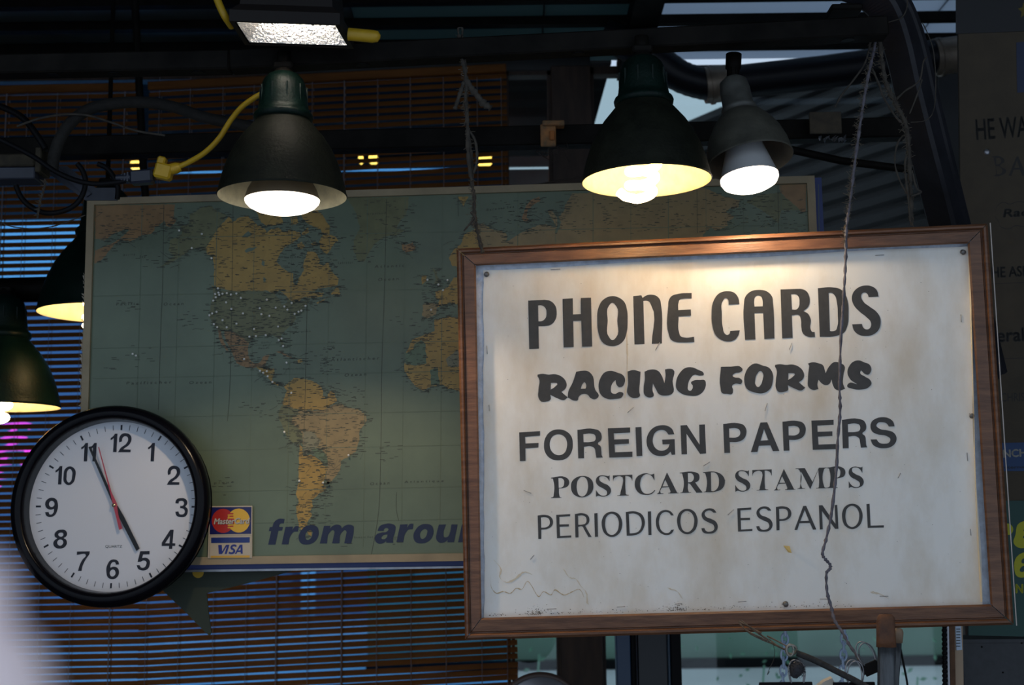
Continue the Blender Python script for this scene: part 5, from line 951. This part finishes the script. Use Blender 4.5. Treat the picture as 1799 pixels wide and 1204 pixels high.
b = MB(); P = [at(1659 + .02 * k, 1098 + k * 2.0, 2.75) for k in range(90)]; b.tube(P, .0052, 10, rf=lambda t, i: (1.0, 1.15, 1.0, .72)[i % 4])
tag(b.build('ribbed_hose', M_black, loc=P[-1]), 'ribbed black hose running down beside the cardboard at bottom right', 'hose')
vstrip('metal_strip', 1664, 1667, 1095, 1260, 2.76, .01, M_steel, 'thin metal strip between the ribbed hose and the brown cardboard', 'strip')
vstrip('cardboard_edge', 1668, 1677, 1095, 1260, 2.77, .02, mat('brown_cardboard', (.12, .055, .025), .8, var=.3, vs=50), 'brown cardboard edge at bottom right beside the metal strip', 'cardboard')
vb = vstrip('beige_panel', 1677, 1691, 1095, 1260, 2.78, .02, mat('beige_panel', (.42, .30, .20), .7), 'beige panel edge with pale label at bottom right', 'panel')
b = MB(); b.prism([at(x, y, 2.779) for x, y in [(1678, 1100), (1688, 1100), (1690, 1142), (1680, 1143)]], Vector((0, -.001, 0))); b.build('paper_label', mat('pale_blue_label', (.50, .60, .72), .6), vb)
b = MB()
for k in range(7): y = 1105 + k * 5; b.prism([at(x, yy, 2.7775) for x, yy in [(1680, y), (1687, y), (1687, y + 1.4), (1680, y + 1.4)]], Vector((0, -.0003, 0)))
b.build('label_print', M_pin2, vb)
# dark rack behind the sign, seen under it
rk = empty('dark_rack', at(1130, 1200, 3.6)); tag(rk, 'black upright cabinet with painted blue sheen seen below the sign left of its middle', 'cabinet')
for (x0, x1, dy, mt) in ((1079, 1104, 0, mat('painted_sheen_panel', (.012, .045, .11), .35)), (1104, 1113, .01, M_black), (1113, 1116, -.01, M_bluesteel), (1116, 1168, .0, mat('black_panel', (.01, .012, .016), .4)), (1168, 1173, -.01, mat('dark_blue_edge', (.03, .06, .10), .4)), (1173, 1192, 0, M_black)):  # blue reflection put into the panel colour
    pa, pb_ = at(x0, 1000, 3.6 + dy), at(x1, 1000, 3.6 + dy); b = MB(); b.box(((pa.x + pb_.x) / 2, 3.62 + dy, .75), (pb_.x - pa.x - .001, .06, 1.4), bev=.002); b.build('side_panel', mt, rk)

# ------------------------------------------------------------------ clutter along the bottom edge
M_rust = mat('rusty_tip', (.06, .028, .018), .75, col2=(.20, .075, .025), vs=16, bump=.7, bs=70)
M_tape = mat('smoky_sleeve', (.05, .055, .06), .25, var=.5, vs=40, stretch=(3, 1, .3), spec=.6)
Yr = 2.22; s = pxs(Yr)
rb = empty('rusty_bar', at(1557, 1204, Yr)); tag(rb, 'rust tipped upright bar standing in front of the bottom frame of the sign', 'bar')
def flatbar(pts, w, d, root, name, mt, Y):
    b = MB(); P = [at(x, y, Y) for x, y in pts]; n = 16; vs = []; fs = []
    for i, (p, ww) in enumerate(zip(P, w)):
        for k in range(n):
            a = k * 2 * math.pi / n; ca, sa = math.cos(a), math.sin(a); ex = abs(ca) ** .6 * (1 if ca > 0 else -1); ey = abs(sa) ** .6 * (1 if sa > 0 else -1)
            vs.append(p + Vector((ex * ww * pxs(Y), ey * d * min(1, ww / max(w) + .1), random.uniform(-.0006, .0006))))
    for i in range(len(P) - 1):
        for k in range(n): fs.append((i * n + k, i * n + (k + 1) % n, (i + 1) * n + (k + 1) % n, (i + 1) * n + k))
    b.add(vs, fs + [tuple(range(n)), tuple(len(vs) - n + k for k in range(n))], 0, True); return b.build(name, mt, root)
flatbar([(1556, 1079), (1556, 1080), (1556, 1084), (1556, 1090), (1556, 1105), (1556.5, 1120), (1557, 1137)], [6, 11, 14, 15.3, 15.8, 16, 16.8], .009, rb, 'rusty_tip', M_rust, Yr)
flatbar([(1557, 1136), (1557, 1160), (1557, 1185), (1557, 1215), (1557, 1260)], [14.5, 14.5, 14.6, 15, 15], .0085, rb, 'sleeve', M_tape, Yr)
r2 = empty('brown_bar', at(1580, 1204, Yr + .03)); tag(r2, 'smaller brown tipped bar just right of the rusty bar', 'bar')
flatbar([(1578, 1104), (1578, 1106), (1578, 1112), (1577, 1130)], [4, 7, 8.5, 8], .006, r2, 'tip', mat('tan_tip', (.20, .13, .08), .6, var=.3, vs=40), Yr + .03)
flatbar([(1577, 1129), (1576, 1160), (1574, 1190), (1572, 1250)], [6.5, 6, 5.5, 5], .005, r2, 'sleeve', M_tape, Yr + .03)
b = MB(); b.tube(cr([at(x, y, 2.26) for x, y in [(1581, 1135), (1587, 1165), (1592, 1190), (1596, 1215)]], 4), .0018, 6); b.build('wire', M_black, r2)
# binder clips
def clip(cx, cy, w, lab='', Y=2.24, ho=0, hs=1.0, rot=0):
    s = pxs(Y); c = at(cx, cy, Y); root = empty('binder_clip', c); tag(root, lab, 'binder clip'); R = Matrix.Rotation(R_(rot), 4, 'Y')
    b = MB(); hw = w / 2 * s; pr = [(-.011, -.018), (-.003, .0), (.003, .0), (.011, -.018), (.0095, -.018), (.002, -.0015), (-.002, -.0015), (-.0095, -.018)]
    vs = [c + R @ Vector((x, y, z)) for x in (-hw, hw) for (y, z) in pr]; n = 8
    b.add(vs, [(i, (i + 1) % n, n + (i + 1) % n, n + i) for i in range(n)] + [tuple(range(n)), tuple(range(n, 2 * n))]); b.build('body', M_black, root)
    for sy in (-1, 1):
        H = [(u * hw * hs * 2.2 + ho * s, v) for u, v in [(-.3, -.001), (-.36, .012), (-.30, .026), (-.12, .034), (.12, .034), (.30, .026), (.36, .012), (.3, -.001)]]
        b = MB(); b.tube(cr([c + R @ Vector((x, sy * (.003 + z * .25), z)) for x, z in H], 5), .0011, 8); b.build('wire_handle', M_steel, root)
    return root
clip(1380, 1199, 90, ho=20, hs=.36, lab='black binder clip at the bottom edge below the fuzzy tuft'); clip(1500, 1199, 70, ho=2, hs=.5, lab='black binder clip at the bottom edge under the grey twine end'); clip(1528, 1164, 34, lab='tilted black binder clip knotted to the lower end of the grey twine', rot=-22, Y=2.28)
# fuzzy tuft
c = at(1400, 1176, 2.22); b = MB(); b.lathe([(.0001, .011), (.007, .010), (.0115, .003), (.010, -.006), (.006, -.014), (.0001, -.016)], c, 14, Matrix.Rotation(R_(25), 4, 'Y'))
for i in range(320):
    d = Vector((random.gauss(0, 1), random.gauss(0, .7), random.gauss(0, .8))).normalized(); p = c + d * .008; b.tube([p, p + d * random.uniform(.003, .008) + Vector((0, 0, random.gauss(0, .002)))], .00035, 3, caps=False)
tag(b.build('fuzzy_tuft', mat('dark_fluff', (.03, .03, .035), .95), loc=c), 'small dark fuzzy tuft between the black strap and the left binder clip', 'brush')
# black strap with twine and ring
sr = empty('tied_strap', at(1300, 1094, 2.30)); tag(sr, 'black strap tied with brown twine slanting down from the bottom frame of the sign', 'strap')
P = cr([at(x, y, Y) for x, y, Y in [(1400, 1148, 2.26), (1430, 1160, 2.25), (1470, 1180, 2.24), (1500, 1195, 2.23), (1530, 1212, 2.22)]], 6); b = MB(); b.tube(P, .0052, 12, flat=.6); b.build('strap', mat('black_braid', (.02, .019, .018), .8, var=.6, vs=200), sr)
M_bt = mat('brown_twine', (.12, .085, .06), .9, var=.4, vs=90)
for (x0, y0, x1, y1, x2, y2) in [(1298, 1092, 1325, 1106, 1352, 1128), (1302, 1090, 1330, 1112, 1350, 1124), (1300, 1097, 1320, 1115, 1352, 1130), (1299, 1094, 1312, 1108, 1348, 1126), (1310, 1098, 1332, 1110, 1338, 1112), (1352, 1124, 1362, 1132, 1380, 1142), (1348, 1118, 1368, 1128, 1386, 1138), (1350, 1128, 1366, 1136, 1384, 1144)]:
    b = MB(); b.tube(cr([at(x0, y0, 2.30), at(x1, y1, 2.28), at(x2, y2, 2.27)], 7), .0012, 6, rf=lambda t, i: 1 + random.uniform(-.25, .25)); b.build('twine_strand', M_bt, sr)
b = MB(); b.tube(cr([at(1390 + 9 * math.cos(a), 1142 + 8 * math.sin(a), 2.262 + .004 * math.sin(a)) for a in [k * math.pi / 6 for k in range(12)]], 3, True), .0022, 8); b.tube(cr([at(1388 + 6 * math.cos(a), 1143 + 10 * math.sin(a), 2.258) for a in [k * math.pi / 6 for k in range(12)]], 3, True), .0018, 8); b.build('ring', mat('dull_ring', (.30, .27, .23), .4, .6), sr)
b = MB(); b.tube(cr([at(x, y, 2.28) for x, y in [(1358, 1132), (1361, 1145), (1359, 1160), (1352, 1175), (1348, 1186), (1352, 1180)]], 5), .0005, 5); b.build('nylon_loop', M_twine, sr)
# chains
M_chain = mat('blue_white_plastic_chain', (.55, .68, .9), .35)
for (px, lab) in ((1379, 'pale blue chain hanging under the sign behind the tied strap'), (1483, 'pale blue chain hanging under the sign behind the grey twine end')):
    Yk = 3.1; root = empty('hanging_chain', at(px + 1, 1095, Yk)); tag(root, lab, 'chain')
    k = 0; y = 1095
    while y < 1225:
        c = at(px + 1 - (y - 1105) * .05, y, Yk); s = pxs(Yk); pts = []
        for j in range(12):
            a = j * math.pi / 6; u = math.cos(a) * 5.5 * s; v = math.sin(a) * 9.5 * s
            pts.append(c + (Vector((u, .1 * u, v)) if k % 2 == 0 else Vector((u * .35, u, v))))
        b = MB(); b.tube(cr(pts, 2, True) + [cr(pts, 2, True)[0]], 1.9 * s, 7); b.build('link', M_chain, root); y += 14; k += 1
# white paper corner and round object
b = MB(); c = at(1455, 1206, 2.27); b.prism([at(x, y, 2.27) for x, y in [(1430, 1212), (1448, 1198), (1462, 1192), (1470, 1206), (1472, 1225), (1430, 1225)]], Vector((0, .012, .002)))
tag(b.build('paper_corner', mat('cream_paper', (.62, .55, .46), .7), loc=c), 'cream paper corner poking up between the binder clips', 'paper')
rm = empty('round_mirror', at(950, 1262, 3.4)); tag(rm, 'top of a dark rimmed round mirror at the bottom edge left of the posts', 'mirror')
s = pxs(3.4); c = at(950, 1262, 3.4); b = MB(); QF = Matrix.Rotation(R_(90), 4, 'X'); b.lathe([(70 * s, -.01), (76 * s, -.008), (77 * s, 0), (75 * s, .008), (69 * s, .006)], c, 48, QF); b.build('rim', mat('brown_rim', (.07, .04, .03), .4), rm)
b = MB(); b.lathe([(70 * s, .0), (50 * s, .012), (25 * s, .019), (.0001, .021)], c, 40, QF); b.build('mirror_glass', mat('dull_mirror', (.35, .34, .36), .3, .7), rm)
# pale blurred object very close to the camera
c = at(-85, 1215, .165); b = MB(); k6 = .62
b.lathe([(.0001, .0145), (.005, .0138), (.009, .0105), (.0115, .005), (.0122, -.0024), (.0135, -.012), (.0145, -.03), (.0001, -.034)], c + Vector((.0, 0, -.0045)), 32, Matrix.Rotation(R_(4), 4, 'Y')); b.lathe([(.0001, .0078), (.0038, .0065), (.0058, .0026), (.0058, -.006), (.0001, -.0075)], c + Vector((.0015, -.001, .0095)), 24)
tag(b.build('blurred_object', mat('pale_lavender', (1.0, .80, .78), .6), loc=c), 'pale rounded object close to the camera, badly out of focus in the bottom left corner', 'blurred object')
